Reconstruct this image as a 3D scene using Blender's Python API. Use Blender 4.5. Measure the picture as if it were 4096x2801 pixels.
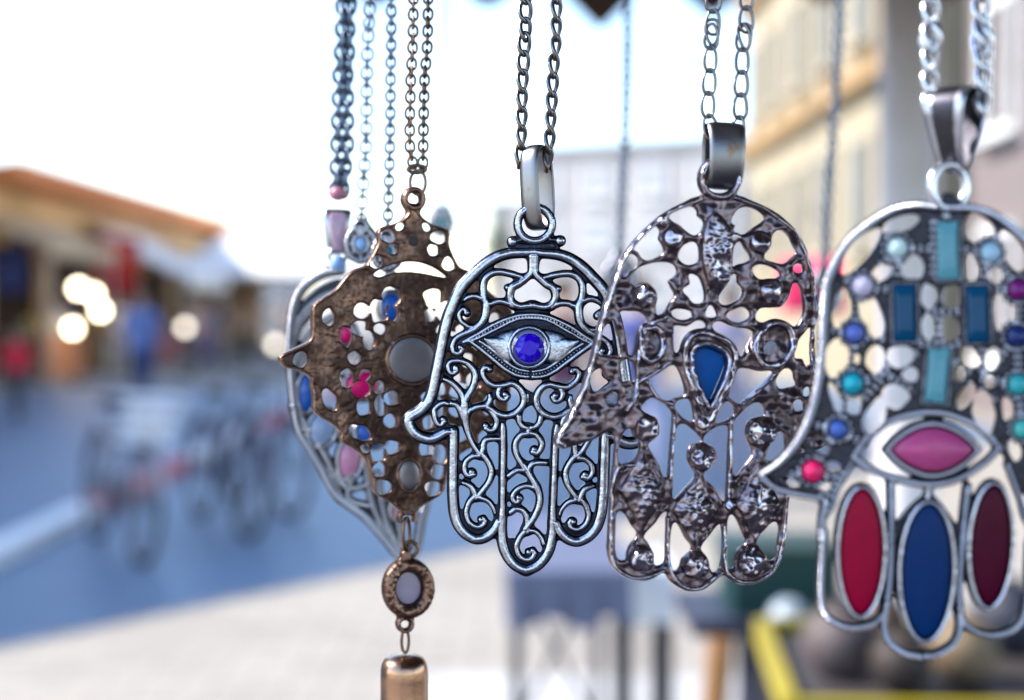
import bpy, bmesh, math, random
import numpy as np
from mathutils import Vector, Matrix
random.seed(7); RNG = np.random.default_rng(11)
SC = bpy.context.scene
for o in list(bpy.data.objects): bpy.data.objects.remove(o)

# ------------------------------------------------------------------ camera, world, sun, exposure
CAM_Z, PITCH, LENS, FOCUS = 1.5, math.radians(1.86), 50.0, 0.28
cd = bpy.data.cameras.new('camera'); cam = bpy.data.objects.new('camera', cd); SC.collection.objects.link(cam)
cam.location = (0, 0, CAM_Z); cam.rotation_euler = (math.pi/2 - PITCH, 0, 0)
cd.lens = LENS; cd.sensor_width = 36; cd.sensor_fit = 'HORIZONTAL'
cd.clip_start = 0.02; cd.clip_end = 2000
cd.dof.use_dof = True; cd.dof.focus_distance = FOCUS; cd.dof.aperture_fstop = 9.4; cd.dof.aperture_blades = 0
SC.camera = cam
SUN_AZ = Vector((0.99, -0.10)).normalized()     # the way the sunlight travels over the ground
SUN_EL = math.radians(40)
w = bpy.data.worlds.new('World'); SC.world = w; w.use_nodes = True
nt = w.node_tree; nt.nodes.clear()
sky = nt.nodes.new('ShaderNodeTexSky'); sky.sky_type = 'NISHITA'; sky.sun_disc = False
sky.sun_elevation = SUN_EL; sky.sun_rotation = math.atan2(-SUN_AZ.x, -SUN_AZ.y)
sky.dust_density = 0.4; sky.air_density = 1.0; sky.ozone_density = 1.5
bg = nt.nodes.new('ShaderNodeBackground'); bg.inputs['Strength'].default_value = 0.13
wo = nt.nodes.new('ShaderNodeOutputWorld')
nt.links.new(sky.outputs[0], bg.inputs[0]); nt.links.new(bg.outputs[0], wo.inputs[0])
sl = bpy.data.lights.new('sun', 'SUN'); sl.energy = 2.6; sl.angle = math.radians(0.5); sl.color = (1, .92, .81)
so = bpy.data.objects.new('sun', sl); SC.collection.objects.link(so)
sd = Vector((SUN_AZ.x*math.cos(SUN_EL), SUN_AZ.y*math.cos(SUN_EL), -math.sin(SUN_EL)))
so.rotation_euler = sd.to_track_quat('-Z', 'Y').to_euler(); so.location = (-14, 1, 12)
SC.view_settings.view_transform = 'Standard'; SC.view_settings.look = 'None'
SC.view_settings.gamma = 1; SC.view_settings.use_curve_mapping = False
SC.view_settings.exposure = 1.95
SC.cycles.max_bounces = 8; SC.cycles.caustics_reflective = False; SC.cycles.caustics_refractive = False
SC.cycles.sample_clamp_indirect = 6.0

# ------------------------------------------------------------------ photo pixel -> place
KPX = 36/LENS/4096                                # tangent per photo pixel (photo is 4096 wide)
CR = Matrix.Rotation(math.pi/2 - PITCH, 3, 'X')
def ray(X, Y): return CR @ Vector(((X-2048)*KPX, -(Y-1400.5)*KPX, -1.0))
def at(X, Y, d): return Vector((0, 0, CAM_Z)) + ray(X, Y)*d          # d: metres along the view axis
U = 4096/2324                                      # overview pixels (2324 wide)
def atu(u, v, d): return at(u*U, v*U, d)
def ground(u, v):
    r = ray(u*U, v*U); return Vector((0, 0, CAM_Z)) + r*(CAM_Z/-r.z)

CROPS = dict(A=(1700,1000,.24107),B=(1600,1350,.24107),C=(1600,1650,.24107),D=(1780,1950,.24107),c=(1500,700,.5035),
 d=(1500,1500,.53488),E=(2400,700,.38726),F=(2200,1250,.27969),G=(2700,1250,.27969),H=(2400,1650,.34423),I=(2400,1900,.34423),
 e=(2200,1300,.69235),f=(2200,400,.62945),J=(3200,700,.38571),K=(3000,1250,.25818),L=(3500,1250,.25679),M=(3000,1600,.47201),
 N=(3050,1800,.63012),O=(1050,800,.50355),P=(1100,900,.30146),Q=(1100,1300,.30146),R=(1200,1700,.30146),S=(1050,1500,.81888),
 T=(1200,0,.56642),U=(3050,0,.75523),V=(2200,0,.69244),W=(1900,560,.24107),X=(0,0,1))
def P(s):
    out = []; c = CROPS['X']
    for t in s.split():
        if t[0].isalpha(): c = CROPS[t]
        else:
            a, b = t.split(','); out.append((c[0]+float(a)*c[2], c[1]+float(b)*c[2]))
    return out
def mirror(pts, ax):
    (x0, y0), (x1, y1) = ax; dx, dy = x1-x0, y1-y0; L = math.hypot(dx, dy); dx /= L; dy /= L
    r = []
    for x, y in pts:
        px, py = x-x0, y-y0; t = px*dx+py*dy; r.append((x0+2*t*dx-px, y0+2*t*dy-py))
    return r
def smooth(pts, n=6, closed=False):
    p = [np.array(q, float) for q in pts]; out = []; N = len(p)
    if N < 3: return [tuple(q) for q in p]
    for i in range(N if closed else N-1):
        if closed: a, b, c, d = p[i-1], p[i], p[(i+1) % N], p[(i+2) % N]
        else:
            b, c = p[i], p[i+1]; a = p[i-1] if i else 2*b-c; d = p[i+2] if i+2 < N else 2*c-b
        for k in range(n):
            t = k/n
            out.append(tuple(.5*(2*b+(c-a)*t+(2*a-5*b+4*c-d)*t*t+(3*b-a-3*c+d)*t**3)))
    if not closed: out.append(tuple(p[-1]))
    return out

# ------------------------------------------------------------------ materials
MATS = {}
def newmat(name):
    m = bpy.data.materials.new(name); m.use_nodes = True; t = m.node_tree; b = t.nodes['Principled BSDF']
    MATS[name] = m; return m, t, b
def nd(t, kind, **kw):
    n = t.nodes.new(kind)
    for k, v in kw.items():
        if k.startswith('_'): setattr(n, k[1:], v)
        else: n.inputs[k].default_value = v
    return n
def plain(name, col, rough=.6, metal=0.0, var=.15, scale=3.0, bump=0.0, coat=0.0, spec=.5):
    m, t, b = newmat(name)
    tc = nd(t, 'ShaderNodeTexCoord'); n = nd(t, 'ShaderNodeTexNoise', Scale=scale, Detail=4.0)
    t.links.new(tc.outputs['Object'], n.inputs['Vector'])
    mp = nd(t, 'ShaderNodeMapRange'); mp.inputs['From Min'].default_value = .3; mp.inputs['From Max'].default_value = .7
    mp.inputs['To Min'].default_value = 1-var; mp.inputs['To Max'].default_value = 1+var
    t.links.new(n.outputs['Fac'], mp.inputs['Value'])
    mx = nd(t, 'ShaderNodeVectorMath', _operation='SCALE'); mx.inputs[0].default_value = col[:3]
    t.links.new(mp.outputs[0], mx.inputs['Scale']); t.links.new(mx.outputs[0], b.inputs['Base Color'])
    b.inputs['Roughness'].default_value = rough; b.inputs['Metallic'].default_value = metal
    b.inputs['Coat Weight'].default_value = coat; b.inputs['Specular IOR Level'].default_value = spec
    if bump:
        bp = nd(t, 'ShaderNodeBump', Strength=1.0, Distance=bump); t.links.new(n.outputs['Fac'], bp.inputs['Height']); t.links.new(bp.outputs[0], b.inputs['Normal'])
    return m
def cast_metal(name, hi, lo, rlo, rhi, e0, e1, grain=2500, gdepth=.00003, stain=None, streak=False, speck=.35):
    """worn cast metal: polished on the raised relief (vertex attribute), tarnish left in the recesses, pits and stains"""
    m, t, b = newmat(name)
    tc = nd(t, 'ShaderNodeTexCoord'); at_ = nd(t, 'ShaderNodeAttribute', _attribute_name='relief')
    n1 = nd(t, 'ShaderNodeTexNoise', Scale=grain, Detail=5.0, Roughness=.65); n2 = nd(t, 'ShaderNodeTexNoise', Scale=grain*.13, Detail=3.0)
    for n in (n1, n2): t.links.new(tc.outputs['Object'], n.inputs['Vector'])
    if streak:
        mpn = nd(t, 'ShaderNodeMapping'); mpn.inputs['Scale'].default_value = (1, 1, .22); mpn.inputs['Rotation'].default_value = (0, .5, 0)
        t.links.new(tc.outputs['Object'], mpn.inputs['Vector']); t.links.new(mpn.outputs[0], n1.inputs['Vector'])
    s1 = nd(t, 'ShaderNodeMath', _operation='MULTIPLY_ADD'); s1.inputs[1].default_value = speck*2; s1.inputs[2].default_value = -speck
    t.links.new(n1.outputs['Fac'], s1.inputs[0])
    s2 = nd(t, 'ShaderNodeMath', _operation='MULTIPLY_ADD'); s2.inputs[1].default_value = .5; s2.inputs[2].default_value = -.25
    t.links.new(n2.outputs['Fac'], s2.inputs[0])
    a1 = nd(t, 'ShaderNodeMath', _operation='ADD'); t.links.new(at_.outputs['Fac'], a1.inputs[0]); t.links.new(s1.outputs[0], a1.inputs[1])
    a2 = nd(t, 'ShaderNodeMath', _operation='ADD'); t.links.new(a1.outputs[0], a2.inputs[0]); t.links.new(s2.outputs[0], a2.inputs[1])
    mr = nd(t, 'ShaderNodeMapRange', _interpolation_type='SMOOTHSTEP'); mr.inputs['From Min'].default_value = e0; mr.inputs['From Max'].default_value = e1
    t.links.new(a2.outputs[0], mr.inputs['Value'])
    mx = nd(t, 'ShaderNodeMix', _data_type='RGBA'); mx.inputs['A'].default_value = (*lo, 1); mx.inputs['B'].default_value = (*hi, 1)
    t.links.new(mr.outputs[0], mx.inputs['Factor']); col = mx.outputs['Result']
    if stain:
        n3 = nd(t, 'ShaderNodeTexNoise', Scale=stain[3], Detail=3.0); t.links.new(tc.outputs['Object'], n3.inputs['Vector'])
        m3 = nd(t, 'ShaderNodeMapRange'); m3.inputs['From Min'].default_value = stain[4]; m3.inputs['From Max'].default_value = stain[4]+.1
        t.links.new(n3.outputs['Fac'], m3.inputs['Value'])
        mx2 = nd(t, 'ShaderNodeMix', _data_type='RGBA'); mx2.inputs['B'].default_value = (*stain[:3], 1)
        t.links.new(m3.outputs[0], mx2.inputs['Factor']); t.links.new(col, mx2.inputs['A']); col = mx2.outputs['Result']
    t.links.new(col, b.inputs['Base Color'])
    rr = nd(t, 'ShaderNodeMapRange'); rr.inputs['To Min'].default_value = rlo; rr.inputs['To Max'].default_value = rhi
    t.links.new(mr.outputs[0], rr.inputs['Value']); t.links.new(rr.outputs[0], b.inputs['Roughness'])
    b.inputs['Metallic'].default_value = 1.0
    bp = nd(t, 'ShaderNodeBump', Strength=.8, Distance=gdepth); t.links.new(n1.outputs['Fac'], bp.inputs['Height']); t.links.new(bp.outputs[0], b.inputs['Normal'])
    return m
SILVER = cast_metal('antique silver', (.46,.50,.60), (.018,.021,.036), .28, .24, .15, .95, grain=3000, gdepth=.000025, speck=.36)
STEEL = cast_metal('worn steel', (.2,.205,.225), (.1,.08,.065), .42, .3, .1, .6, grain=1500, stain=(.17,.085,.03,230,.57))
BAILM = cast_metal('tarnished bail steel', (.2,.2,.215), (.1,.085,.07), .45, .33, .1, .6, grain=1300, stain=(.2,.09,.015,190,.6))
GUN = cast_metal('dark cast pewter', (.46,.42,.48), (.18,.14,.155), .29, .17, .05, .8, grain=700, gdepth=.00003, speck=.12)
BRONZE = cast_metal('old copper', (.23,.135,.1), (.07,.042,.034), .44, .34, .0, .95, grain=1300, gdepth=.00005, streak=True, speck=.3)
BLACKSILVER = cast_metal('oxidised silver', (.55,.57,.66), (.04,.04,.052), .4, .28, .35, .9, grain=1800, gdepth=.00005)
SOFTSILVER = cast_metal('soft silver', (.4,.41,.46), (.07,.07,.09), .45, .32, .1, .6, grain=1200)
BRIGHTSILVER = cast_metal('bright silver', (.66,.68,.74), (.25,.24,.25), .4, .25, .1, .6, grain=1000, stain=(.4,.2,.05,260,.66))
DARKCHAIN = cast_metal('dark chain metal', (.17,.11,.085), (.05,.035,.03), .45, .33, .1, .6, grain=1500)
GREYCHAIN = cast_metal('grey chain metal', (.13,.165,.23), (.05,.06,.08), .45, .34, .1, .6, grain=1500)
def stone(name, col, rough=.12, trans=0.0, sss=0.0, coat=.25, spec=.35):
    m, t, b = newmat(name); b.inputs['Roughness'].default_value = rough; b.inputs['Coat Weight'].default_value = coat
    tc = nd(t, 'ShaderNodeTexCoord'); n = nd(t, 'ShaderNodeTexNoise', Scale=500.0, Detail=3.0); t.links.new(tc.outputs['Object'], n.inputs['Vector'])
    mr = nd(t, 'ShaderNodeMapRange'); mr.inputs['To Min'].default_value = .82; mr.inputs['To Max'].default_value = 1.18; t.links.new(n.outputs['Fac'], mr.inputs['Value'])
    mx = nd(t, 'ShaderNodeVectorMath', _operation='SCALE'); mx.inputs[0].default_value = col; t.links.new(mr.outputs[0], mx.inputs['Scale']); t.links.new(mx.outputs[0], b.inputs['Base Color'])
    b.inputs['Transmission Weight'].default_value = trans
    b.inputs['Coat Roughness'].default_value = .05; b.inputs['Specular IOR Level'].default_value = spec
    return m

# ------------------------------------------------------------------ object helpers
COL = SC.collection
def link(name, me, mat=None, parent=None, loc=(0, 0, 0), smooth_=True):
    o = bpy.data.objects.new(name, me); COL.objects.link(o)
    if mat is not None and len(me.materials) == 0: me.materials.append(mat)
    if smooth_ and len(me.polygons): me.polygons.foreach_set('use_smooth', [True]*len(me.polygons))
    o.location = loc
    if parent is not None: o.parent = parent
    return o
def tag(o, label=None, cat=None, group=None, kind=None):
    if label: o['label'] = label
    if cat: o['category'] = cat
    if group: o['group'] = group
    if kind: o['kind'] = kind
    return o
def thing(name, loc, label, cat, group=None, rz=0.0):
    o = bpy.data.objects.new(name, None); COL.objects.link(o); o.location = loc; o.rotation_euler = (0, 0, rz); o.empty_display_size = .1
    return tag(o, label, cat, group)
def pyd(name, v, f):
    me = bpy.data.meshes.new(name); me.from_pydata([tuple(q) for q in v], [], f); me.update(); return me
class MB:
    """collects primitives into one mesh"""
    def __init__(s): s.v = []; s.f = []; s.mi = []; s.cur = 0
    def add(s, v, f):
        k = len(s.v); s.v += [tuple(q) for q in v]; s.f += [tuple(i+k for i in g) for g in f]; s.mi += [s.cur]*len(f)
    def box(s, c, size, rz=0.0, M=None, bev=0.0):
        hx, hy, hz = [q/2 for q in size]
        V = [Vector((x*hx, y*hy, z*hz)) for x in (-1, 1) for y in (-1, 1) for z in (-1, 1)]
        R = (Matrix.Rotation(rz, 3, 'Z') if M is None else M)
        s.add([R @ q + Vector(c) for q in V], [(0,1,3,2),(4,6,7,5),(0,4,5,1),(2,3,7,6),(0,2,6,4),(1,5,7,3)])
    def tube(s, pts, r, n=8, closed=False, caps=True):
        pts = [Vector(p) for p in pts]; N = len(pts); rs = r if isinstance(r, (list, tuple)) else [r]*N
        V = []; prev = None
        for i in range(N):
            if closed: t = pts[(i+1) % N]-pts[i-1]
            else: t = pts[min(i+1, N-1)]-pts[max(i-1, 0)]
            t = t.normalized() if t.length > 1e-12 else Vector((0, 0, 1))
            if prev is None:
                a = Vector((0, 0, 1)) if abs(t.z) < .9 else Vector((1, 0, 0)); u = t.cross(a).normalized()
            else:
                u = prev - t*prev.dot(t); u = u.normalized() if u.length > 1e-9 else t.orthogonal().normalized()
            prev = u; w_ = t.cross(u)
            for k in range(n):
                a = 2*math.pi*k/n; V.append(pts[i]+(u*math.cos(a)+w_*math.sin(a))*rs[i])
        F = []
        for i in range(N if closed else N-1):
            j = (i+1) % N
            for k in range(n):
                l = (k+1) % n; F.append((i*n+k, i*n+l, j*n+l, j*n+k))
        if not closed and caps: F += [tuple(range(n))[::-1], tuple((N-1)*n+k for k in range(n))]
        s.add(V, F)
    def lathe(s, prof, c=(0, 0, 0), n=20, M=None):
        V = []; F = []; m = len(prof)
        for i in range(n):
            a = 2*math.pi*i/n
            for r, z in prof:
                q = Vector((r*math.cos(a), r*math.sin(a), z)); q = M @ q if M is not None else q
                V.append(q+Vector(c))
        for i in range(n):
            j = (i+1) % n
            for k in range(m-1): F.append((i*m+k, j*m+k, j*m+k+1, i*m+k+1))
        s.add(V, F)
    def ball(s, c, r, n=12, sq=(1, 1, 1)):
        s.lathe([(r*math.sin(math.pi*k/8), -r*math.cos(math.pi*k/8)) for k in range(9)], c, n, Matrix.Diagonal(sq))
    def mesh(s, name, mats=None, relief=None):
        me = pyd(name, s.v, s.f)
        if relief is not None: a = me.attributes.new('relief', 'FLOAT', 'POINT'); a.data.foreach_set('value', [relief]*len(s.v))
        if mats:
            for m in mats: me.materials.append(m)
            me.polygons.foreach_set('material_index', s.mi)
        return me
    def obj(s, name, mat, parent=None, loc=(0, 0, 0), smooth_=False):
        return link(name, s.mesh(name), mat, parent, loc, smooth_)

# ------------------------------------------------------------------ relief castings: a thickness field on a fine grid
def vnoise(shape, cell, seed):
    r = np.random.default_rng(seed); h, w_ = shape; gh, gw = int(h/cell)+3, int(w_/cell)+3
    g = r.random((gh, gw)); y = np.arange(h)/cell; x = np.arange(w_)/cell
    yi = y.astype(int); xi = x.astype(int); fy = y-yi; fx = x-xi; fy = fy*fy*(3-2*fy); fx = fx*fx*(3-2*fx)
    a = g[yi][:, xi]; b = g[yi][:, xi+1]; c = g[yi+1][:, xi]; d = g[yi+1][:, xi+1]
    return (a*(1-fx)+b*fx)*(1-fy)[:, None]+(c*(1-fx)+d*fx)*fy[:, None]
class Casting:
    def __init__(s, x0, y0, x1, y1, step):
        s.st = step; s.x0, s.y0 = x0, y0
        s.xs = np.arange(x0, x1, step); s.ys = np.arange(y0, y1, step)
        s.XX, s.YY = np.meshgrid(s.xs, s.ys); s.D = np.full(s.XX.shape, -60.0); s.Z = np.zeros(s.XX.shape)
        s.R = np.zeros(s.XX.shape)
    def win(s, xa, ya, xb, yb):
        i0 = max(0, int((xa-s.x0)/s.st)); i1 = min(len(s.xs), int((xb-s.x0)/s.st)+2)
        j0 = max(0, int((ya-s.y0)/s.st)); j1 = min(len(s.ys), int((yb-s.y0)/s.st)+2)
        return (slice(j0, max(j1, j0)), slice(i0, max(i1, i0)))
    def smax(s, W, b, k):
        a = s.D[W]; h = np.maximum(k-np.abs(a-b), 0)/k; s.D[W] = np.maximum(a, b)+h*h*k*.25
    def smin(s, W, b, k):
        a = s.D[W]; h = np.maximum(k-np.abs(a-b), 0)/k; s.D[W] = np.minimum(a, b)-h*h*k*.25
    def path(s, pts, r, M):
        """distance to a polyline, radius and arc length at the nearest point"""
        p = np.array(pts, float); rr = np.array(r if hasattr(r, '__len__') else [r]*len(p), float)
        if len(rr) != len(p): rr = np.interp(np.linspace(0, 1, len(p)), np.linspace(0, 1, len(rr)), rr)
        W = s.win(p[:, 0].min()-M, p[:, 1].min()-M, p[:, 0].max()+M, p[:, 1].max()+M)
        d = np.full(s.XX[W].shape, 1e3); R = np.full_like(d, rr[0]); S = np.zeros_like(d); acc = 0
        oj, oi = W[0].start, W[1].start
        for i in range(len(p)-1):
            a, b = p[i], p[i+1]; L = math.hypot(*(b-a))
            if L < 1e-6: continue
            w_ = s.win(min(a[0], b[0])-M, min(a[1], b[1])-M, max(a[0], b[0])+M, max(a[1], b[1])+M)
            v = (slice(w_[0].start-oj, w_[0].stop-oj), slice(w_[1].start-oi, w_[1].stop-oi))
            X = s.XX[w_]-a[0]; Y = s.YY[w_]-a[1]
            t = np.clip((X*(b[0]-a[0])+Y*(b[1]-a[1]))/(L*L), 0, 1)
            q = np.hypot(X-t*(b[0]-a[0]), Y-t*(b[1]-a[1])); m = q < d[v]
            d[v] = np.where(m, q, d[v]); R[v] = np.where(m, rr[i]+t*(rr[i+1]-rr[i]), R[v]); S[v] = np.where(m, acc+t*L, S[v]); acc += L
        return W, d, R, S
    def stroke(s, pts, r, h=None, pad=7, k=20, closed=False, sm=6, z0=0, rope=None, rel=1.0, flat=False):
        q = smooth(pts, sm, closed) if sm else list(pts)
        if closed: q = q+[q[0]]
        rm = max(r) if hasattr(r, '__len__') else r
        W, d, R, S = s.path(q, r, rm+pad+k+4)
        s.smax(W, R+pad-d, k)
        x = np.clip(1-(d/R)**2, 0, 1); h_ = R if h is None else h
        z = z0+h_*np.sqrt(x)
        if rope: z = z+np.where(x > 0, rope[0]*np.sin(2*math.pi*(S/rope[1]+(rope[2] if len(rope) > 2 else 0)*d/R))*np.sqrt(x), 0)
        z = np.where(x > 0, z, 0); m = z > s.Z[W]
        s.Z[W] = np.where(m, z, s.Z[W]); s.R[W] = np.where(m, rel*np.clip(x*1.2, 0, 1), s.R[W])
    def dome(s, x, y, r, h, z0=0, pad=4, k=10, rel=1.0, ry=None, rot=0.0):
        ry = ry or r; M = max(r, ry)+pad+k+4; W = s.win(x-M, y-M, x+M, y+M)
        X = s.XX[W]-x; Y = s.YY[W]-y; c, sn = math.cos(rot), math.sin(rot); X, Y = X*c+Y*sn, Y*c-X*sn
        q = np.hypot(X/r, Y/ry); s.smax(W, (1-q)*min(r, ry)+pad, k)
        t = np.clip(1-q*q, 0, 1); z = np.where(t > 0, z0+h*np.sqrt(t), 0); m = z > s.Z[W]
        s.Z[W] = np.where(m, z, s.Z[W]); s.R[W] = np.where(m, rel*np.clip(t*1.5, 0, 1), s.R[W])
    def sdf(s, poly, M):
        p = np.array(poly+[poly[0]], float); W, d, _, _ = s.path(p, 1, M*1.0 if M < 500 else M)
        X = s.XX[W]; Y = s.YY[W]; ins = np.zeros(X.shape, bool)
        for i in range(len(p)-1):
            (xa, ya), (xb, yb) = p[i], p[i+1]
            if ya == yb: continue
            ins ^= ((ya > Y) != (yb > Y)) & (X < (xb-xa)*(Y-ya)/(yb-ya)+xa)
        d = np.minimum(d, M); return W, np.where(ins, d, -d)
    def fill(s, pts, k=8, sm=5, grow=0, z=0, rel=0):
        W, f = s.sdf(smooth(pts, sm, True) if sm else pts, 40); s.smax(W, f+grow, k)
        if z: s.Z[W] = np.maximum(s.Z[W], np.where(f > 0, z*np.clip(f/4, 0, 1), 0))
        if rel: s.R[W] = np.maximum(s.R[W], np.where(f > 0, rel, 0))
    def hole(s, pts, k=6, sm=5, shrink=0):
        W, f = s.sdf(smooth(pts, sm, True) if sm else pts, 40); s.smin(W, -f+shrink, k)
    def ehole(s, x, y, rx, ry, rot=0.0, k=5, wob=.12, seed=0):
        r = random.Random(seed+int(x*7+y)); n = 9; c, sn = math.cos(rot), math.sin(rot); pts = []
        for i in range(n):
            a = 2*math.pi*i/n; f = 1+r.uniform(-wob, wob); px, py = rx*f*math.cos(a), ry*f*math.sin(a); pts.append((x+px*c-py*sn, y+px*sn+py*c))
        s.hole(pts, k)
    def mesh(s, name, plane, plate=6, back=8, rim=5, bumps=None, origin=None):
        D, st = s.D, s.st; ins = D > -0.55*st
        q = ins[:-1, :-1] & ins[1:, :-1] & ins[:-1, 1:] & ins[1:, 1:]
        use = np.zeros(ins.shape, bool); use[:-1, :-1] |= q; use[1:, :-1] |= q; use[:-1, 1:] |= q; use[1:, 1:] |= q
        cnt = np.zeros(ins.shape, int); cnt[:-1, :-1] += q; cnt[1:, :-1] += q; cnt[:-1, 1:] += q; cnt[1:, 1:] += q
        bd = use & (cnt < 4)
        gy, gx = np.gradient(D, st); g2 = np.maximum(gx*gx+gy*gy, .15)
        mv = np.clip(D, -1.5*st, 1.5*st)*bd
        X = s.XX-mv*gx/g2; Y = s.YY-mv*gy/g2
        Dp = np.where(bd, 0, np.maximum(D, 0)); e = np.clip(Dp/rim, 0, 1)
        zf = plate*np.sqrt(1-(1-e)**2)+s.Z*np.sqrt(np.clip(Dp/2.5, 0, 1))
        if bumps is not None: zf = zf+bumps*np.clip(Dp/4, 0, 1)
        idx = np.full(ins.shape, -1); n = int(use.sum()); idx[use] = np.arange(n)
        front = plane.pos(X[use], Y[use], zf[use]); bk = plane.pos(X[use], Y[use], np.full(n, -back))
        co = np.concatenate([front, bk])
        a, b, c, d = idx[:-1, :-1][q], idx[1:, :-1][q], idx[1:, 1:][q], idx[:-1, 1:][q]
        F = np.stack([a, b, c, d], 1)
        Fb = np.stack([d, c, b, a], 1)+n
        # side walls from boundary edges
        ed = np.concatenate([F[:, [0, 1]], F[:, [1, 2]], F[:, [2, 3]], F[:, [3, 0]]])
        key = np.minimum(ed[:, 0], ed[:, 1]).astype(np.int64)*(n+1)+np.maximum(ed[:, 0], ed[:, 1])
        u, first, c_ = np.unique(key, return_index=True, return_counts=True); E = ed[first[c_ == 1]]
        Fs = np.stack([E[:, 1], E[:, 0], E[:, 0]+n, E[:, 1]+n], 1)
        Fa = np.concatenate([F, Fb, Fs]).astype(np.int32)
        org = plane.o if origin is None else np.array(origin); co = co-org
        me = bpy.data.meshes.new(name); me.vertices.add(len(co)); me.vertices.foreach_set('co', co.astype(np.float32).ravel())
        me.loops.add(Fa.size); me.loops.foreach_set('vertex_index', Fa.ravel())
        me.polygons.add(len(Fa)); me.polygons.foreach_set('loop_start', np.arange(0, Fa.size, 4, dtype=np.int32))
        me.update(calc_edges=True); me.validate()
        at_ = me.attributes.new('relief', 'FLOAT', 'POINT'); rel = np.concatenate([s.R[use], np.full(n, .5)]); at_.data.foreach_set('value', rel.astype(np.float32))
        return me
class Plane:
    """the upright plane a pendant hangs in; photo pixel (X,Y) -> point on it, h photo pixels proud of it"""
    def __init__(s, X, Y, d, yaw=0.0, pitch=0.0):
        s.o = np.array(at(X, Y, d)); s.px = KPX*d
        n = Vector((math.sin(yaw)*math.cos(pitch), -math.cos(yaw)*math.cos(pitch), math.sin(pitch))); s.n = np.array(n)
        s.R = np.array(CR); s.c = np.array((0, 0, CAM_Z))
        s.ex = np.array((math.cos(yaw), math.sin(yaw), 0)); s.ez = np.cross(s.ex, -s.n)*-1
        if s.ez[2] < 0: s.ez = -s.ez
    def pos(s, X, Y, h=0):
        X = np.asarray(X, float); Y = np.asarray(Y, float); h = np.asarray(h, float)
        v = np.stack([(X-2048)*KPX, -(Y-1400.5)*KPX, -np.ones_like(X)], -1) @ s.R.T
        t = ((s.o-s.c) @ s.n)/(v @ s.n)
        return s.c+v*t[..., None]+s.n*(h*s.px)[..., None] if h.ndim else s.c+v*t[..., None]+s.n*(h*s.px)
    def p(s, X, Y, h=0): return Vector(s.pos(np.array([X]), np.array([Y]), np.array([float(h)]))[0])

def cabochon(name, plane, outline, h, mat, parent, z0=0, n=9, flat=.0, facet=False, sm=6):
    """a domed (or cut) stone on an outline traced in the pendant's plane"""
    q = smooth(outline, sm, True) if sm else outline; N = len(q); cx = sum(a for a, b in q)/N; cy = sum(b for a, b in q)/N
    o = plane.p(cx, cy, z0); V = []; F = []
    if facet: rings = [(1, -4), (1, 0), (.62, h), ]
    else: rings = [(1, -6)]+[(math.sin(math.pi/2*(1-i/n))*(1-flat)+flat*(1-i/n)**.35, h*math.sin(math.pi/2*i/n)) for i in range(n)]
    for f, z in rings:
        for a, b in q: V.append(plane.p(cx+(a-cx)*f, cy+(b-cy)*f, z0+z)-o)
    V.append(plane.p(cx, cy, z0+h)-o)
    for i in range(len(rings)-1):
        for k in range(N):
            l = (k+1) % N; F.append((i*N+k, (i+1)*N+k, (i+1)*N+l, i*N+l))
    i = len(rings)-1
    for k in range(N): F.append((i*N+k, len(V)-1, i*N+(k+1) % N))
    F.append(tuple(range(N)))
    me = pyd(name, V, F)
    bm = bmesh.new(); bm.from_mesh(me); bmesh.ops.recalc_face_normals(bm, faces=bm.faces); bm.to_mesh(me); bm.free()
    return link(name, me, mat, parent, o-parent_world(parent), not facet)
def parent_world(p):
    v = Vector((0, 0, 0))
    while p is not None: v = v+Vector(p.location); p = p.parent
    return v
def ell(x, y, rx, ry, rot=0.0, n=16):
    c, s = math.cos(rot), math.sin(rot)
    return [(x+rx*math.cos(a)*c-ry*math.sin(a)*s, y+rx*math.cos(a)*s+ry*math.sin(a)*c) for a in [2*math.pi*i/n for i in range(n)]]
def rect(x, y, w_, h, rot=0.0, n=5):
    c, s = math.cos(rot), math.sin(rot); b = min(w_, h)*.06; out = []
    for sx, sy, a0 in ((1, 1, 0), (-1, 1, 90), (-1, -1, 180), (1, -1, 270)):
        for i in range(3):
            a = math.radians(a0+45*i); out.append((sx*(w_/2-b)+b*math.cos(a), sy*(h/2-b)+b*math.sin(a)))
    return [(x+px*c-py*s, y+px*s+py*c) for px, py in out]

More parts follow.
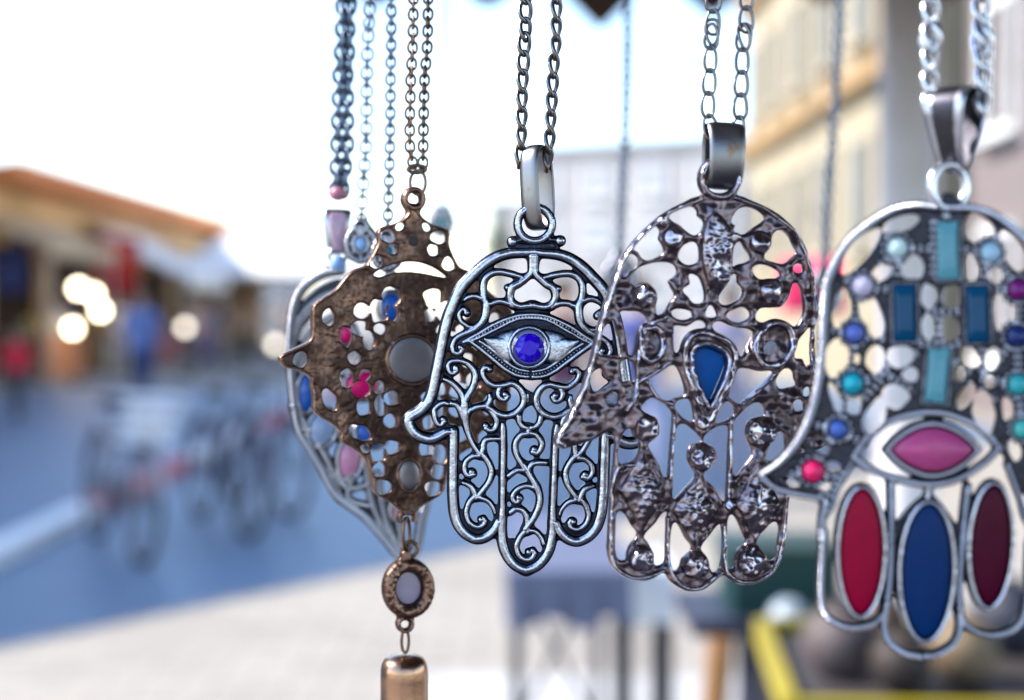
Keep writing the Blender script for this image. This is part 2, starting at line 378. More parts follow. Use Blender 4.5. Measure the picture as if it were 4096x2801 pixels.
# ------------------------------------------------------------------ chains
LINKS = {}
def link_mesh(key, L, W, r, twist, tear=0.0):
    if key in LINKS: return LINKS[key]
    pts = []
    for i in range(36):
        a = 2*math.pi*i/36; sx, sy = math.cos(a), math.sin(a)
        x = (W/2-r)*math.copysign(abs(sx)**.85, sx)*(1-tear*sy); y = (L/2-r)*math.copysign(abs(sy)**.9, sy)
        t = twist*(y/L); pts.append((x*math.cos(t), -x*math.sin(t), y))
    b = MB(); b.tube(pts, r, 8, True); LINKS[key] = b.mesh('chain_link', relief=.62); return LINKS[key]
def strand(parent, pts, d, L, W, r, mat, kind='curb', ang=0.4, jit=.15, twist=1.2, pitch=None, rnd=1, tear=0.0, d2=None):
    """links along photo points at depth d; pts from the bottom up"""
    px = KPX*d; pitch = pitch or (L-3.4*r)
    q = [np.array(p, float) for p in smooth(pts, 8)]; seg = []; acc = [0]
    for a, b in zip(q, q[1:]): acc.append(acc[-1]+float(np.hypot(*(b-a))))
    n = int(acc[-1]/pitch); base = parent_world(parent); rr = random.Random(rnd)
    me = link_mesh((kind, round(L), round(W), round(r, 1), twist, d, tear), L*px, W*px, r*px, twist, tear)
    if len(me.materials) == 0: me.materials.append(mat); me.polygons.foreach_set('use_smooth', [True]*len(me.polygons))
    for i in range(n+1):
        s_ = i*pitch; k = max(j for j in range(len(acc)) if acc[j] <= s_+1e-6); k = min(k, len(q)-2)
        t = (s_-acc[k])/max(acc[k+1]-acc[k], 1e-6); X, Y = q[k]+(q[k+1]-q[k])*t; up = q[k+1]-q[k]
        T = (at(*(q[k+1]), d)-at(*q[k], d)).normalized(); rt = Vector((1, 0, 0)); rt = (rt-T*rt.dot(T)).normalized(); f = T.cross(rt)
        a = (ang if not isinstance(ang, tuple) else ang[0]+(ang[1]-ang[0])*min(1, i/9))+rr.uniform(-jit, jit)+(math.pi/2*(i % 2) if kind == 'cable' else 0)
        M = Matrix((rt, f, T)).transposed() @ Matrix.Rotation(a, 3, 'Z')
        o = bpy.data.objects.new('chain_link', me); COL.objects.link(o); o.parent = parent; o.matrix_local = Matrix.Translation(at(X, Y, d)-base) @ M.to_4x4()
def ring(name, parent, plane, X, Y, rx, ry, r, mat, z=0, yaw=0.0, n=28, tilt=0.0):
    o = plane.p(X, Y, z); pts = []
    for i in range(n):
        a = 2*math.pi*i/n; x, y = rx*math.cos(a)*plane.px, ry*math.sin(a)*plane.px
        pts.append(Vector((x*math.cos(yaw), x*math.sin(yaw), y)))
    if tilt: pts = [Matrix.Rotation(tilt, 3, 'X') @ q for q in pts]
    b = MB(); b.tube(pts, r*plane.px, 10, True); return link(name, b.mesh(name, relief=.62), mat, parent, o-parent_world(parent))
def bail(parent, X, Y, d, w0, w1, h, dep, th, mat, yaw=0.0, lean=0.0, power=2.4, name='bail', vee=0.0, edge=None):
    """a strap bent into a closed loop, w0 wide at the top and w1 at the bottom"""
    px = KPX*d; n = 56; m = 9; V = []; F = []
    prof = []
    for i in range(n):
        a = 2*math.pi*i/n; c, s_ = math.cos(a), math.sin(a); y = h/2*math.copysign(abs(s_)**(2/power), s_)
        z = dep/2*math.copysign(abs(c)**(2/power), c)*(1+vee*y/h*2); prof.append((z, y))
    for i in range(n):
        z, y = prof[i]; zt, yt = prof[(i+1) % n][0]-prof[i-1][0], prof[(i+1) % n][1]-prof[i-1][1]; L = math.hypot(zt, yt) or 1; nz, ny = yt/L, -zt/L
        w_ = w1+(w0-w1)*(y/h+.5)
        for k in range(m):
            f = k/(m-1)*2-1; x = f*w_/2; cr = th*(1-.75*abs(f)**4); V.append((x, z+nz*cr, y+ny*cr))
        for k in range(m):
            f = 1-k/(m-1)*2; x = f*w_/2; V.append((x, z, y))
    M2 = 2*m
    for i in range(n):
        j = (i+1) % n
        for k in range(M2):
            l = (k+1) % M2; F.append((i*M2+k, i*M2+l, j*M2+l, j*M2+k))
    R = Matrix.Rotation(lean, 3, 'Y') @ Matrix.Rotation(yaw, 3, 'Z')
    V = [R @ Vector((x*px, -z*px, y*px)) for x, z, y in V]
    me = pyd(name, V, F); bm = bmesh.new(); bm.from_mesh(me); bmesh.ops.recalc_face_normals(bm, faces=bm.faces); bm.to_mesh(me); bm.free()
    a = me.attributes.new('relief', 'FLOAT', 'POINT'); a.data.foreach_set('value', [.7 if edge is None else (1.0 if i % M2 in (0, 1, m-2, m-1, m, M2-1) else edge) for i in range(len(V))])
    return link(name, me, mat, parent, at(X, Y, d)-parent_world(parent))
# ================================================================== the hanging rods (above the frame)
ROD_Z = CAM_Z+.135
rod_pts = [(.165,.20),(.105,.212),(.070,.224),(.0385,.26),(.004,.28),(-.021,.303),(-.03,.325),(-.0397,.345),(-.06,.38),(-.10,.42)]
b = MB(); b.tube([Vector((x, y, ROD_Z)) for x, y in rod_pts], .004, 10)
tag(b.obj('display_rod', plain('black rod', (.03,.03,.035), .4, .8), None, (0, 0, 0), True), 'black metal rod the near row of pendants hangs from', 'rod')
b = MB(); b.tube([Vector((-.12,.505,ROD_Z+.03)), Vector((.25,.49,ROD_Z+.03))], .004, 10)
tag(b.obj('display_rod', MATS['black rod'], None, (0, 0, 0), True), 'black metal rod farther back that holds the blurred chains', 'rod')
def up_to_rod(X, Y, d, lean=0.0, z=None):
    """photo point straight above (X,Y) where a chain at depth d meets its rod"""
    p = at(X, Y, d); z = (z or ROD_Z)
    q = Vector((p.x, p.y, z))-Vector((0, 0, CAM_Z)); q = CR.transposed() @ q
    return (2048+q.x/-q.z/KPX, 1400.5-q.y/-q.z/KPX)
NG = 'pendant necklaces hanging in a row at the stall'

# ================================================================== silver filigree hamsa with the blue eye
d1 = FOCUS; pl1 = Plane(2110, 1560, d1, yaw=0.0); AX1 = ((2136,950),(2104,2290))
n1 = thing('hamsa_necklace', at(2139, 640, d1), 'silver filigree hand pendant with a bright blue gem in its eye, in sharp focus', 'necklace', NG)
c1 = Casting(1580, 800, 2660, 2330, 2.0)
def sy(pts, r, ax=AX1, cs=None, **k):
    cs = cs or c1; p = P(pts) if isinstance(pts, str) else pts
    if cs is c1 and (max(r) if isinstance(r, list) else r) < 15: r = [a*1.28 for a in r] if isinstance(r, list) else r*1.28; k['pad'] = k.get('pad', 7)-2
    cs.stroke(p, r, **k); cs.stroke(mirror(p, ax), r, **k)
# frame: crown, side, thumb, outer finger
sy('X 2129,1009 A 1355,65 1040,205 765,450 595,640 475,890 380,1130 310,1410 B 665,265 612,530 560,800 500,1010 425,1140 300,1245 190,1310 C 140,150 215,300 320,385 450,430 560,425 650,385 760,325 850,318', [17,18,19,20,20,20,20,20,20,20,20,20,20,20,20,20,20,20,20,20,19,17,15], pad=6, h=17)
sy('C 880,310 888,420 885,700 880,1000 877,1300 D 132,90 140,250 160,420 210,590 300,720 400,800 520,848 640,830 750,765 830,680 890,570', 18.5, pad=6, h=17)
sy('C 1700,185 1705,300 1710,600 1705,1000 1700,1589 D 955,300 945,520 938,680 950,860 990,1030 1070,1180 1190,1300 1348,1362', [8,12.5,12.5,12.5,12.5,13,15,17,18,18,18,18,18], pad=6, h=17)
# scrolls in the crown
sy('A 1620,455 1450,405 1280,368 1150,375 1040,430 980,520 960,650 975,780 1015,890 1010,1020 985,1130 930,1220 850,1290 760,1345 620,1405 510,1475 465,1560 B 865,165 890,235 950,265 1010,245 1035,195', [7,9,9,9,9.5,10,10,10,11,12,12,11,10,9,8,8,8,8,8,8,8,8], pad=6)
c = P('B 1000,165')[0]
def curl(pt, r, cs=None, ax=AX1, h=12):
    cs = cs or c1
    for q in (P(pt), mirror(P(pt), ax)): cs.dome(q[0][0], q[0][1], r, h, pad=5)
curl('B 1000,165', 11)
sy('A 1020,905 1100,890 1200,858 1300,860 1400,890 1460,930', 8.5, pad=6)
sy('A 950,800 850,768 770,770 700,800 660,830', [10,9,8,7,5], pad=6)
sy('A 700,1040 660,985 610,995 572,1045 565,1110 600,1180 660,1230 740,1275 840,1275', [9,7,6,6.5,7,7,6.5,6.5,7], pad=6); curl('A 690,1045', 11.5)
sy('A 1780,110 1770,320 1745,400 1660,480 1560,555 1450,615 1412,720 1418,810 1468,890 1570,935 1700,928 1806,915', [13,10,10,10,11,12,11,10.5,10,10,10,10], pad=6)
curl('A 1365,625', 10)
# eye: lids, beaded rope, plate, ring
gem = (2116, 1389)
lidU = P('B 1060,75 A 900,1385 1100,1262 1300,1172 1500,1100 1650,1078 1800,1075'); lidL = P('B 1060,75 1160,60 1300,160 1450,280 1600,405 1750,525 1900,612 2050,648 2128,652')
inU = P('A 760,1510 900,1455 1100,1355 1300,1255 1500,1160 1650,1132 1800,1130'); inL = P('B 1330,65 1480,165 1640,295 1790,425 1950,520 2128,562')
c1.fill(lidU+mirror(lidU, AX1)[::-1]+mirror(lidL, AX1)[1:]+lidL[::-1][1:-1], sm=0, grow=3)
for L_ in (lidU, lidL): sy(L_, 6, pad=6, h=7)
for L_ in (inU, inL): sy(L_, 5, pad=3, h=6)
for A_, B_ in ((lidU, inU), (lidL[1:], inL)):
    a = smooth(A_, 24); bq = smooth(B_, 24)
    m = [((a[int(i*(len(a)-1)/60)][0]+bq[int(i*(len(bq)-1)/60)][0])/2, (a[int(i*(len(a)-1)/60)][1]+bq[int(i*(len(bq)-1)/60)][1])/2) for i in range(61)]
    acc = 0; last = m[6]
    for p in m[6:]:
        if math.hypot(p[0]-last[0], p[1]-last[1]) > 11:
            last = p
            for q in (p, mirror([p], AX1)[0]): c1.dome(q[0], q[1], 4.6, 6.5, pad=0, rel=.7)
for sgn in (1, -1):   # the eye's swollen corners
    pts = P('B 1420,30 1600,110 1780,190'); pts = pts if sgn > 0 else mirror(pts, AX1)
    c1.stroke(pts, [8,34,60], h=9, pad=0, rel=.8)
c1.dome(gem[0], gem[1]-3, 178, 9, pad=0, ry=74, rel=.85)
c1.stroke(ell(gem[0], gem[1], 79, 79, n=24), 9, h=19, pad=3, closed=True, sm=0)
# scrolls below the eye
sy('B 920,500 930,560 870,595 815,550 795,480 820,420 885,388 980,385 1080,410 1160,460 1222,540 1248,640 1238,740 1200,840 1140,940 1080,1040', [9,8,7,7,7,7,7,8,8.5,9,9.5,10,10,10,10.5,12], pad=6); curl('B 912,525', 10.5)
sy('B 735,690 830,730 920,800 990,880 1035,960 1065,1050 1070,1150 1080,1260 C 1085,120 1095,200 1112,280 1150,390 1200,500 1260,600 1335,680', [6,8,9,10,10,12,13,13,11,10,9,8,8,8,9], pad=6)
sy('B 860,1095 940,1115 990,1175 1030,1260 1070,1380', [8,9,9,9,8], pad=6)
sy('C 735,150 700,198 650,200 600,150 572,70 565,-10 B 575,1190 610,1150 660,1110 730,1085 790,1100', [9,8,7,7,7.5,8,8,8,8,8,7], pad=6); curl('C 715,115', 11)
sy('B 1100,1290 1150,1215 1220,1180 1300,1150 1420,1130 1475,1085 1498,1010 1490,950', [9,9,9,9.5,9.5,9,8,5], pad=6)
sy('B 1420,1140 1520,1195 1620,1260 1750,1297 1880,1270 1985,1195 2050,1090 2055,980 2012,870 1930,790 1840,762 1750,785 1640,800 1540,790 1440,720 1378,630 1370,550 1420,500 1480,515', [9,9.5,10,10,10,10,10,10,10,9.5,9,9,9,9,8.5,8,8,8,8], pad=6); curl('B 1488,530', 10.5)
sy('B 1700,800 1650,850 1628,920 1640,980 1690,1025 1750,1025 1785,975', [7,8,8,8,8,8,8], pad=6); curl('B 1745,945', 12)
sy('B 1450,1150 1530,1240 1590,1340 1605,1430 1570,1510 1500,1535 1430,1500', [7,8.5,9,9,9,9,9], pad=6); curl('B 1420,1462', 12)
sy('B 1970,1310 1985,1400 2040,1470 2113,1497', 8.5, pad=6)
c1.stroke(P('B 2113,1490 C 2125,260 2130,340'), 10, pad=6)
c1.stroke(P('B 2112,960 2112,1060'), 8, h=3, pad=10)
# the middle finger
for s_, r_ in (('d 1150,432 1090,452 1052,505 1050,570 1080,635 1125,700', 9), ('d 1150,432 1205,445 1242,490 1245,540 1215,582 1180,575', 8.5), ('d 1110,670 1160,750 1205,830 1230,905 1225,980 1190,1060 1140,1130 1125,1150', 10),
     ('d 1140,720 1165,675 1200,655 1275,655', 8.5), ('d 1125,712 1060,712 1000,752', 8.5), ('d 1205,845 1135,828 1075,848 1035,890 1030,930 1060,950 1085,925', 8),
     ('d 1140,1170 1135,1060 1105,1012 1055,1000 1015,1025', 9), ('d 1140,1150 1085,1210 1057,1280 1072,1340 1120,1377 1170,1370 1192,1335 1180,1310', 8.5), ('d 1140,1160 1200,1168 1245,1215 1262,1260', 7)):
    c1.stroke(P(s_), r_*1.28, pad=4)
for s_, r_ in (('d 1190,555', 12), ('d 1075,915', 12), ('d 1150,1322', 12)):
    q = P(s_)[0]; c1.dome(q[0], q[1], r_, 13, pad=5)
# outer fingers
sy('C 1345,690 1375,610 1385,530 1420,462 1500,438 1640,435', [9,9,9,8.5,8,7], pad=6)
sy('C 1320,660 1400,725 1470,830 1512,940 1512,1050 1470,1160 1390,1270 1310,1365', 9, pad=6)
sy('C 1310,712 1220,720 1150,760 1090,820 1068,920 1090,1000 1150,1042 1220,1025', [9,8.5,8,8,8,8.5,9,9], pad=6); curl('C 1190,985', 13)
sy('C 1262,1410 1225,1300 1190,1235 1130,1195 1050,1165', [9,9.5,9,8,6], pad=6)
sy('D 520,130 420,220 370,330 352,440 388,550 460,620 550,652 632,620 665,560 640,510', [9,8.5,8,8,8,8,8,8,8,8], pad=6); curl('D 600,530', 12)
sy('D 540,150 650,188 740,245 800,330 832,420', [8,8,7,6,5], pad=6)
c1.fill(P('D 240,480 330,600 430,690 540,730 650,700 760,620 700,560 620,660 540,690 430,650 350,560'), sm=4, grow=4)
c1.fill(mirror(P('D 240,480 330,600 430,690 540,730 650,700 760,620 700,560 620,660 540,690 430,650 350,560'), AX1), sm=4, grow=4)
c1.fill(P('D 1020,900 1080,1060 1180,1200 1340,1270 1480,1230 1580,1120 1500,1150 1360,1200 1220,1140 1150,1000 1130,860'), sm=4, grow=4)
# hanging loop with its two balls
c1.stroke(ell(2139, 897, 69, 68, n=24), 14.5, h=15, pad=3, closed=True, sm=0)
c1.stroke([(2070,985),(2136,990),(2208,985)], 15, h=5, pad=8, rel=.2)
for x, y in ((2049,968),(2241,964)): c1.dome(x, y, 19, 19, pad=3)
c1.stroke([(2049,968),(2085,960)], 9, h=8, pad=4, rel=.3); c1.stroke([(2241,964),(2200,958)], 9, h=8, pad=4, rel=.3)
pits = (vnoise(c1.D.shape, 3.1, 5)-.5)*.7+(vnoise(c1.D.shape, 14, 6)-.5)*2.4
m1 = c1.mesh('hamsa_pendant', pl1, plate=5, back=13, rim=6, bumps=pits)
h1 = link('hamsa_pendant', m1, SILVER, n1, Vector(pl1.o)-n1.location)
SAPPH = stone('sapphire glass', (.02,.0,.62), .06, 0.0, 0, .3)
BLUECUP = stone('deep blue enamel', (.01,.02,.16), .08, 0, 0, 1.0)
cabochon('gem_setting', pl1, ell(gem[0], gem[1], 72, 72, n=24), 4, BLUECUP, h1, z0=11, sm=0)
# the cut gem: table, star facets, girdle
def cut_gem(name, plane, x, y, r, h, mat, parent, z0, n=8):
    o = plane.p(x, y, z0); V = []; F = []
    for f, z, off in ((1, 0, 0), (.82, h*.62, .5), (.52, h, 0)):
        for k in range(n*2 if f == 1 else n):
            a = 2*math.pi*(k/(n*2) if f == 1 else (k+off)/n); V.append(plane.p(x+r*f*math.cos(a), y+r*f*math.sin(a), z0+z)-o)
    for k in range(n):
        a, b2, c2 = 2*k, 2*k+1, (2*k+2) % (2*n); m_ = 2*n+k; t0 = 3*n+k; t1 = 3*n+(k+1) % n; m2 = 2*n+(k-1) % n
        F += [(a, b2, m_), (b2, c2, m_), (a, m_, t0), (a, t0, m2), (m_, t1, t0)]
    F.append(tuple(3*n+k for k in range(n))); F.append(tuple(range(2*n)))
    me = pyd(name, V, F); bm = bmesh.new(); bm.from_mesh(me); bmesh.ops.recalc_face_normals(bm, faces=bm.faces); bm.to_mesh(me); bm.free()
    return link(name, me, mat, parent, o-parent_world(parent), False)
g = cut_gem('blue_gem', pl1, gem[0]+2, gem[1]+3, 59, 17, SAPPH, h1, 14)
bail(n1, 2150, 752, d1, 84, 84, 320, 118, 11, BAILM, yaw=math.radians(-33), lean=math.radians(-3.0), power=2.7)
for ps, a0, sd_ in (('T 1552,1105 1562,980 1568,640 1582,320 1592,0', (1.05, .35), 3), ('T 1748,1130 1765,950 1782,640 1795,400 1812,0', (1.1, .75), 4)):
    q = P(ps); q = q+[up_to_rod(*q[-1], d1)]
    strand(n1, q, d1, 108, 64, 8.8, STEEL, 'curb', a0, .2, 1.7, 75, sd_, tear=.2)

# ================================================================== the cast pewter hamsa seen from behind, blue teardrop
d2 = .262; pl2 = Plane(2820, 1560, d2, yaw=math.radians(7))
n2 = thing('hamsa_necklace', at(2880, 560, d2), 'dark lumpy back of a hand pendant with a blue teardrop stone in its middle', 'necklace', NG)
c2 = Casting(2190, 610, 3400, 2400, 2.6)
out = P('E 1010,230 860,292 700,372 560,472 420,600 320,705 230,830 160,980 100,1150 40,1350 F 640,350 590,600 520,850 440,1080 350,1280 250,1480 150,1660 60,1790 e 28,690 80,714 170,690 270,655 345,615 372,640 366,760 355,900 345,1100 332,1250 I 80,850 100,970 170,1090 300,1190 480,1232 620,1200 735,1140 800,1230 900,1300 1020,1352 1180,1340 1300,1270 1420,1170 1500,1220 1650,1272 1800,1260 1950,1180 2060,1060 2110,950 2150,800 2170,500 2190,200 H 2195,850 2185,600 2260,520 2420,480 2560,420 2700,330 2640,200 G 2050,1260 2010,1000 2000,700 1992,400 1985,150 E 2262,1450 2250,1300 2220,1100 2170,900 2120,750 2040,600 1900,450 1750,350 1560,265 1410,215')
c2.fill(out, sm=4, k=4)
HOLES2 = ['E 710,410 800,360 920,335 980,370 990,430 1050,490 1030,570 970,610 900,570 830,510 760,470', 'E 1420,380 1500,345 1600,370 1680,440 1640,490 1560,540 1480,600 1390,580 1410,520 1370,480',
 'E 350,750 420,650 500,560 560,530 600,580 585,660 620,720 640,780 600,830 500,870 440,850 400,790', 'E 240,930 270,860 320,830 370,860 380,900 350,960 290,990 240,1040',
 'E 330,1080 370,1000 450,950 560,920 680,915 750,940 775,1000 740,1050 690,1090 710,1160 750,1240 700,1310 650,1400 600,1440 590,1360 605,1260 560,1170 440,1120 360,1140', 'E 820,830 870,740 960,705 1000,750 1005,850 980,900 900,915 840,880',
 'E 1330,940 1370,800 1430,705 1480,770 1530,850 1500,890 1420,910', 'E 1710,850 1770,740 1800,620 1860,585 1930,640 1980,740 2010,800 1950,860 1890,905 1800,890',
 'E 1580,980 1650,940 1750,960 1840,1020 1790,1060 1650,1060', 'E 870,1190 940,1130 930,1040 1000,1060 1040,1140 1060,1240 1040,1310 970,1310 920,1250',
 'E 1240,1290 1280,1160 1310,1080 1390,1040 1400,1120 1450,1190 1430,1260 1380,1300 1290,1330', 'E 1620,1480 1660,1395 1780,1385 1880,1370 1960,1270 2010,1130 2060,1200 2080,1330 2070,1450 2010,1550 1930,1520 1800,1490 1700,1520',
 'E 1320,1450 1450,1380 1530,1430 1490,1490 1400,1510', 'E 1140,1360 1190,1450 1100,1450',
 'F 1010,20 1150,5 1280,20 1370,120 1290,260 1230,420 1190,530 1140,590 1110,420 1070,220', 'F 880,130 800,210 760,290 720,420 700,560 740,590 850,590 960,600 990,590 960,400 910,240',
 'F 620,830 700,810 740,880 800,960 860,970 820,1030 700,1100 600,1110 570,1020 590,900', 'F 1030,750 1080,690 1160,730 1210,830 1230,960 1120,960 1030,950',
 'F 1420,960 1560,880 1740,770 1830,870 1900,1080 1880,1180 1760,1210 1690,1260 1580,1230 1480,1110', 'H 491,-41 556,-130 630,-155 735,-98 816,8 845,100 820,300 800,500 780,720 740,720 700,600 640,500 580,400 600,350 690,280 710,180 670,60 580,10',
 'F 1800,1330 1900,1260 1990,1290 2030,1500 2010,1540 1900,1480', 'F 1780,260 1800,210 1950,220 2100,140 2190,160 2210,230 2120,310 1950,400 1860,520 1790,540',
 'G 560,180 640,150 760,200 900,240 1000,250 1100,300 1080,360 1000,480 940,620 880,580 800,460 700,370 580,320', 'G 890,830 1000,820 1200,860 1380,840 1400,870 1250,1020 1100,1180 960,1310 880,1270 790,1200 800,1080 860,950',
 'G 1460,980 1520,860 1600,820 1660,860 1680,960 1700,1030 1600,1060 1500,1070', 'G 1720,620 1780,420 1870,300 1940,230 1965,400 1970,600 1950,720 1880,740 1830,650',
 'G 600,1460 660,1340 730,1290 800,1340 830,1430 780,1500 640,1560 580,1560', 'H 1570,120 1640,30 1750,-70 1850,-95 1900,0 1850,50 1720,80 1680,180 1690,300 1740,430 1740,490 1660,610 1570,720 1550,500 1560,300',
 'H 900,190 960,150 1050,200 1140,290 1150,330 1040,370 1000,450 1000,560 1050,660 1080,740 980,860 890,960 860,980 860,800 870,500 890,300', 'H 1240,270 1330,200 1430,165 1490,200 1480,400 1470,700 1450,980 1420,1000 1330,850 1240,770 1230,700 1330,600 1370,500 1330,400 1260,370 1220,320',
 'H 250,330 330,200 370,280 430,340 420,470 340,580 250,640 230,500', 'I 210,450 270,460 340,580 410,690 330,800 290,900 280,970 220,960 190,850 195,600', 'I 530,710 640,580 740,450 770,480 760,700 740,950 720,1010 660,1040 630,1000 640,920 570,780',
 'I 870,570 920,640 970,740 1040,840 1000,920 940,960 910,1050 850,1110 810,1020 820,800 840,650', 'I 1190,850 1280,720 1370,605 1400,620 1430,850 1390,1020 1340,1120 1300,1090 1260,960', 'I 1490,600 1520,480 1570,530 1640,700 1670,780 1600,840 1550,940 1540,1060 1490,1050 1480,850',
 'I 1830,760 1950,620 2030,560 2060,640 2040,800 2030,930 1990,980 1930,950 1900,880', 'H 2010,330 2080,240 2120,300 2120,460 2010,540 1940,520', 'e 75,620 130,500 200,420 260,520 330,560 290,610 200,650 140,640']
for i, h_ in enumerate(HOLES2):
    if i == len(HOLES2)-1: continue
    c2.hole(P(h_), k=4, shrink=-5)
for s_, rx, ry, rt in (('E 2045,965', 48, 52, 0), ('F 890,1230', 82, 90, 0), ('E 840,1440', 105, 55, .1), ('G 1760,1330', 75, 80, 0), ('G 1880,1140', 50, 70, .3)):
    q = P(s_)[0]; f = {'E': .38726, 'F': .27969, 'G': .27969}[s_[0]]; c2.ehole(q[0], q[1], rx*f, ry*f, rt, 4, .08)
# raised ridges, balls, scoops
q = P('E 1010,230 700,372 420,600 230,830 100,1150 F 680,150 590,600 440,1080 250,1480 60,1790 e 60,690')
c2.stroke([(x+11, y+6) for x, y in q], 12, h=20, pad=-6, rel=.95)
q = P('E 1410,225 1750,360 2040,610 2160,900 2240,1300 G 1970,400 1980,700 2020,1000'); c2.stroke([(x-9, y+6) for x, y in q], 8, h=14, pad=-6, rel=.5)
for s_ in ('H 380,600 200,640 120,900 I 130,300 110,700 160,1040 400,1190 720,1110', 'I 780,500 790,900 860,1200 1100,1320 1400,1120', 'I 1440,600 1460,1100 1700,1240 2000,1100 2130,700 2160,200', 'H 850,60 830,400 800,760', 'H 1520,80 1500,500 1480,980', 'F 1650,60 1450,150 1300,350 1250,600 1240,900 1230,1150 1100,1400', 'F 1250,1000 1500,860 1700,720', 'F 1390,1000 1560,1240 1720,1300', 'G 950,1300 1200,1080 1400,880'):
    c2.stroke(P(s_), 9, h=13, pad=-5, rel=.7)
for s_, r_, h_ in (('E 745,650', 112, 36), ('E 1640,700', 118, 38), ('E 440,1240', 130, 38), ('E 1750,1200', 132, 40), ('E 640,480', 60, 22), ('E 1390,650', 55, 20)):
    q = P(s_)[0]; c2.dome(q[0], q[1], r_*.387, h_, pad=-1, rel=.7)
for s_, r_, h_ in (('H 540,190', 150, 42), ('H 1185,520', 158, 44), ('H 1860,220', 175, 44), ('I 470,960', 150, 40), ('I 1100,1040', 165, 44), ('I 1740,980', 175, 44), ('I 1500,340', 70, 26), ('H 1185,120', 80, 26)):
    q = P(s_)[0]; c2.dome(q[0], q[1], r_*.344, h_, pad=-2, rel=.65)
q = P('E 1200,820')[0]; c2.dome(q[0], q[1], 175*.387, 34, pad=-6, ry=420*.387, rel=.6, rot=-.08)
# teardrop collar
tear = P('G 280,640 340,550 440,530 560,570 660,640 690,740 650,880 600,1000 520,1180 470,1240 410,1130 350,1000 290,820')
tx, ty = P('G 475,850')[0]
def grow(pts, c_, f): return [(c_[0]+(x-c_[0])*f, c_[1]+(y-c_[1])*f) for x, y in pts]
c2.stroke(grow(tear, (tx, ty), 1.28), 12, h=24, pad=6, closed=True, rel=.8); c2.stroke(grow(tear, (tx, ty), 1.75), 13, h=16, pad=4, closed=True, rel=.7)
for s_ in ('F 1300,250 1500,230 1600,400 1550,600 1400,700 1300,560', 'G 1130,500 1250,250 1420,150 1600,220 1650,500 1500,720 1250,740'): c2.stroke(P(s_), 14, h=22, pad=0, closed=True, rel=.7)
c2.stroke(ell(2877, 715, 74, 76, n=22), 13, h=14, pad=3, closed=True, sm=0, rel=.5); c2.hole(ell(2877, 715, 52, 54, n=16), k=4, sm=0)
c2.hole(tear, k=4, shrink=-4)
for s_, a_, b_ in (('H 480,900', 92, 165), ('I 1090,400', 92, 165), ('H 1820,1060', 92, 165)):
    q = P(s_)[0]; v = np.clip(1-np.abs(c2.XX-q[0])/a_-np.abs(c2.YY-q[1])/b_, 0, 1); z = 40*np.sqrt(v); m = z > c2.Z; c2.Z = np.where(m, z, c2.Z); c2.R = np.where(m, .15+.5*v, c2.R)
sh = c2.D.shape; b2 = (vnoise(sh, 11, 21)-.5)*14+(vnoise(sh, 6, 22)-.5)*3+(vnoise(sh, 24, 23)-.5)*22
yy = c2.YY*1.0+c2.XX*.35; dia = np.zeros(sh)
for s_, rx, ry in (('H 480,900', 250, 420), ('I 1100,400', 270, 420), ('H 1820,1060', 280, 420), ('E 1200,850', 165, 420)):
    q = P(s_)[0]; f = .344 if s_[0] != 'E' else .387; m = np.clip(1.2-np.hypot((c2.XX-q[0])/(rx*f), (c2.YY-q[1])/(ry*f))**2, 0, 1); dia = np.maximum(dia, m)
wx = vnoise(sh, 12, 71)*14; wy = vnoise(sh, 12, 72)*14
grains = (np.maximum(np.sin((yy+wx)/6.2)*np.sin((c2.XX-c2.YY*.3+wy)/8.5), -.2)*5*np.clip(vnoise(sh, 22, 73)*1.8-.3, 0, 1)+(vnoise(sh, 30, 74)-.5)*26)*dia
ball = np.zeros(sh)
for s_, r_ in (('H 540,190', 150), ('H 1185,520', 158), ('H 1860,220', 175), ('I 470,960', 150), ('I 1100,1040', 165), ('I 1740,980', 175), ('E 440,1240', 145)):
    q = P(s_)[0]; ball = np.maximum(ball, np.hypot(c2.XX-q[0], c2.YY-q[1]) < r_*.36)
b2 = b2+grains+ball*((vnoise(sh, 9, 75)-.5)*26+(vnoise(sh, 16, 76)-.5)*26); m2 = c2.mesh('hamsa_pendant', pl2, plate=17, back=8, rim=17, bumps=b2)
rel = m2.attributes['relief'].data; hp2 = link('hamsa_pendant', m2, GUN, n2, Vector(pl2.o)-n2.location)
cabochon('teardrop_stone', pl2, grow(tear, (tx, ty), 1.06), 3, stone('blue resin', (.003,.1,.42), .4, coat=0, spec=.15), hp2, z0=-2, flat=.6)
cabochon('crystal_back', pl2, P('F 1440,420 1560,330 1640,420 1610,560 1480,620 1420,540'), 3, stone('smoky crystal', (.12,.11,.17), .1), hp2, z0=10, flat=.5)
cabochon('crystal_back', pl2, P('G 1260,480 1340,400 1430,440 1450,540 1350,610 1260,560'), 3, stone('clear crystal', (.32,.32,.4), .06), hp2, z0=14, flat=.5)
cabochon('crystal_back', pl2, ell(*P('F 890,1230')[0], 21, 23), 4, stone('pale crystal', (.25,.28,.42), .05), hp2, z0=-4, flat=.5)
bail(n2, 2893, 625, d2, 150, 138, 250, 120, 10, BAILM, yaw=math.radians(8), lean=math.radians(2), power=2.0)
for ps, a0, sd_ in (('V 928,735 912,660 916,540 924,400 934,140 942,0', .1, 13), ('V 1085,745 1098,660 1102,560 1108,430 1120,160 1136,0', -.1, 14)):
    q = P(ps); q = q+[up_to_rod(*q[-1], d2)]
    strand(n2, q, d2, 116, 66, 6.6, STEEL, 'curb', a0, .3, .75, 91, sd_, tear=.22)

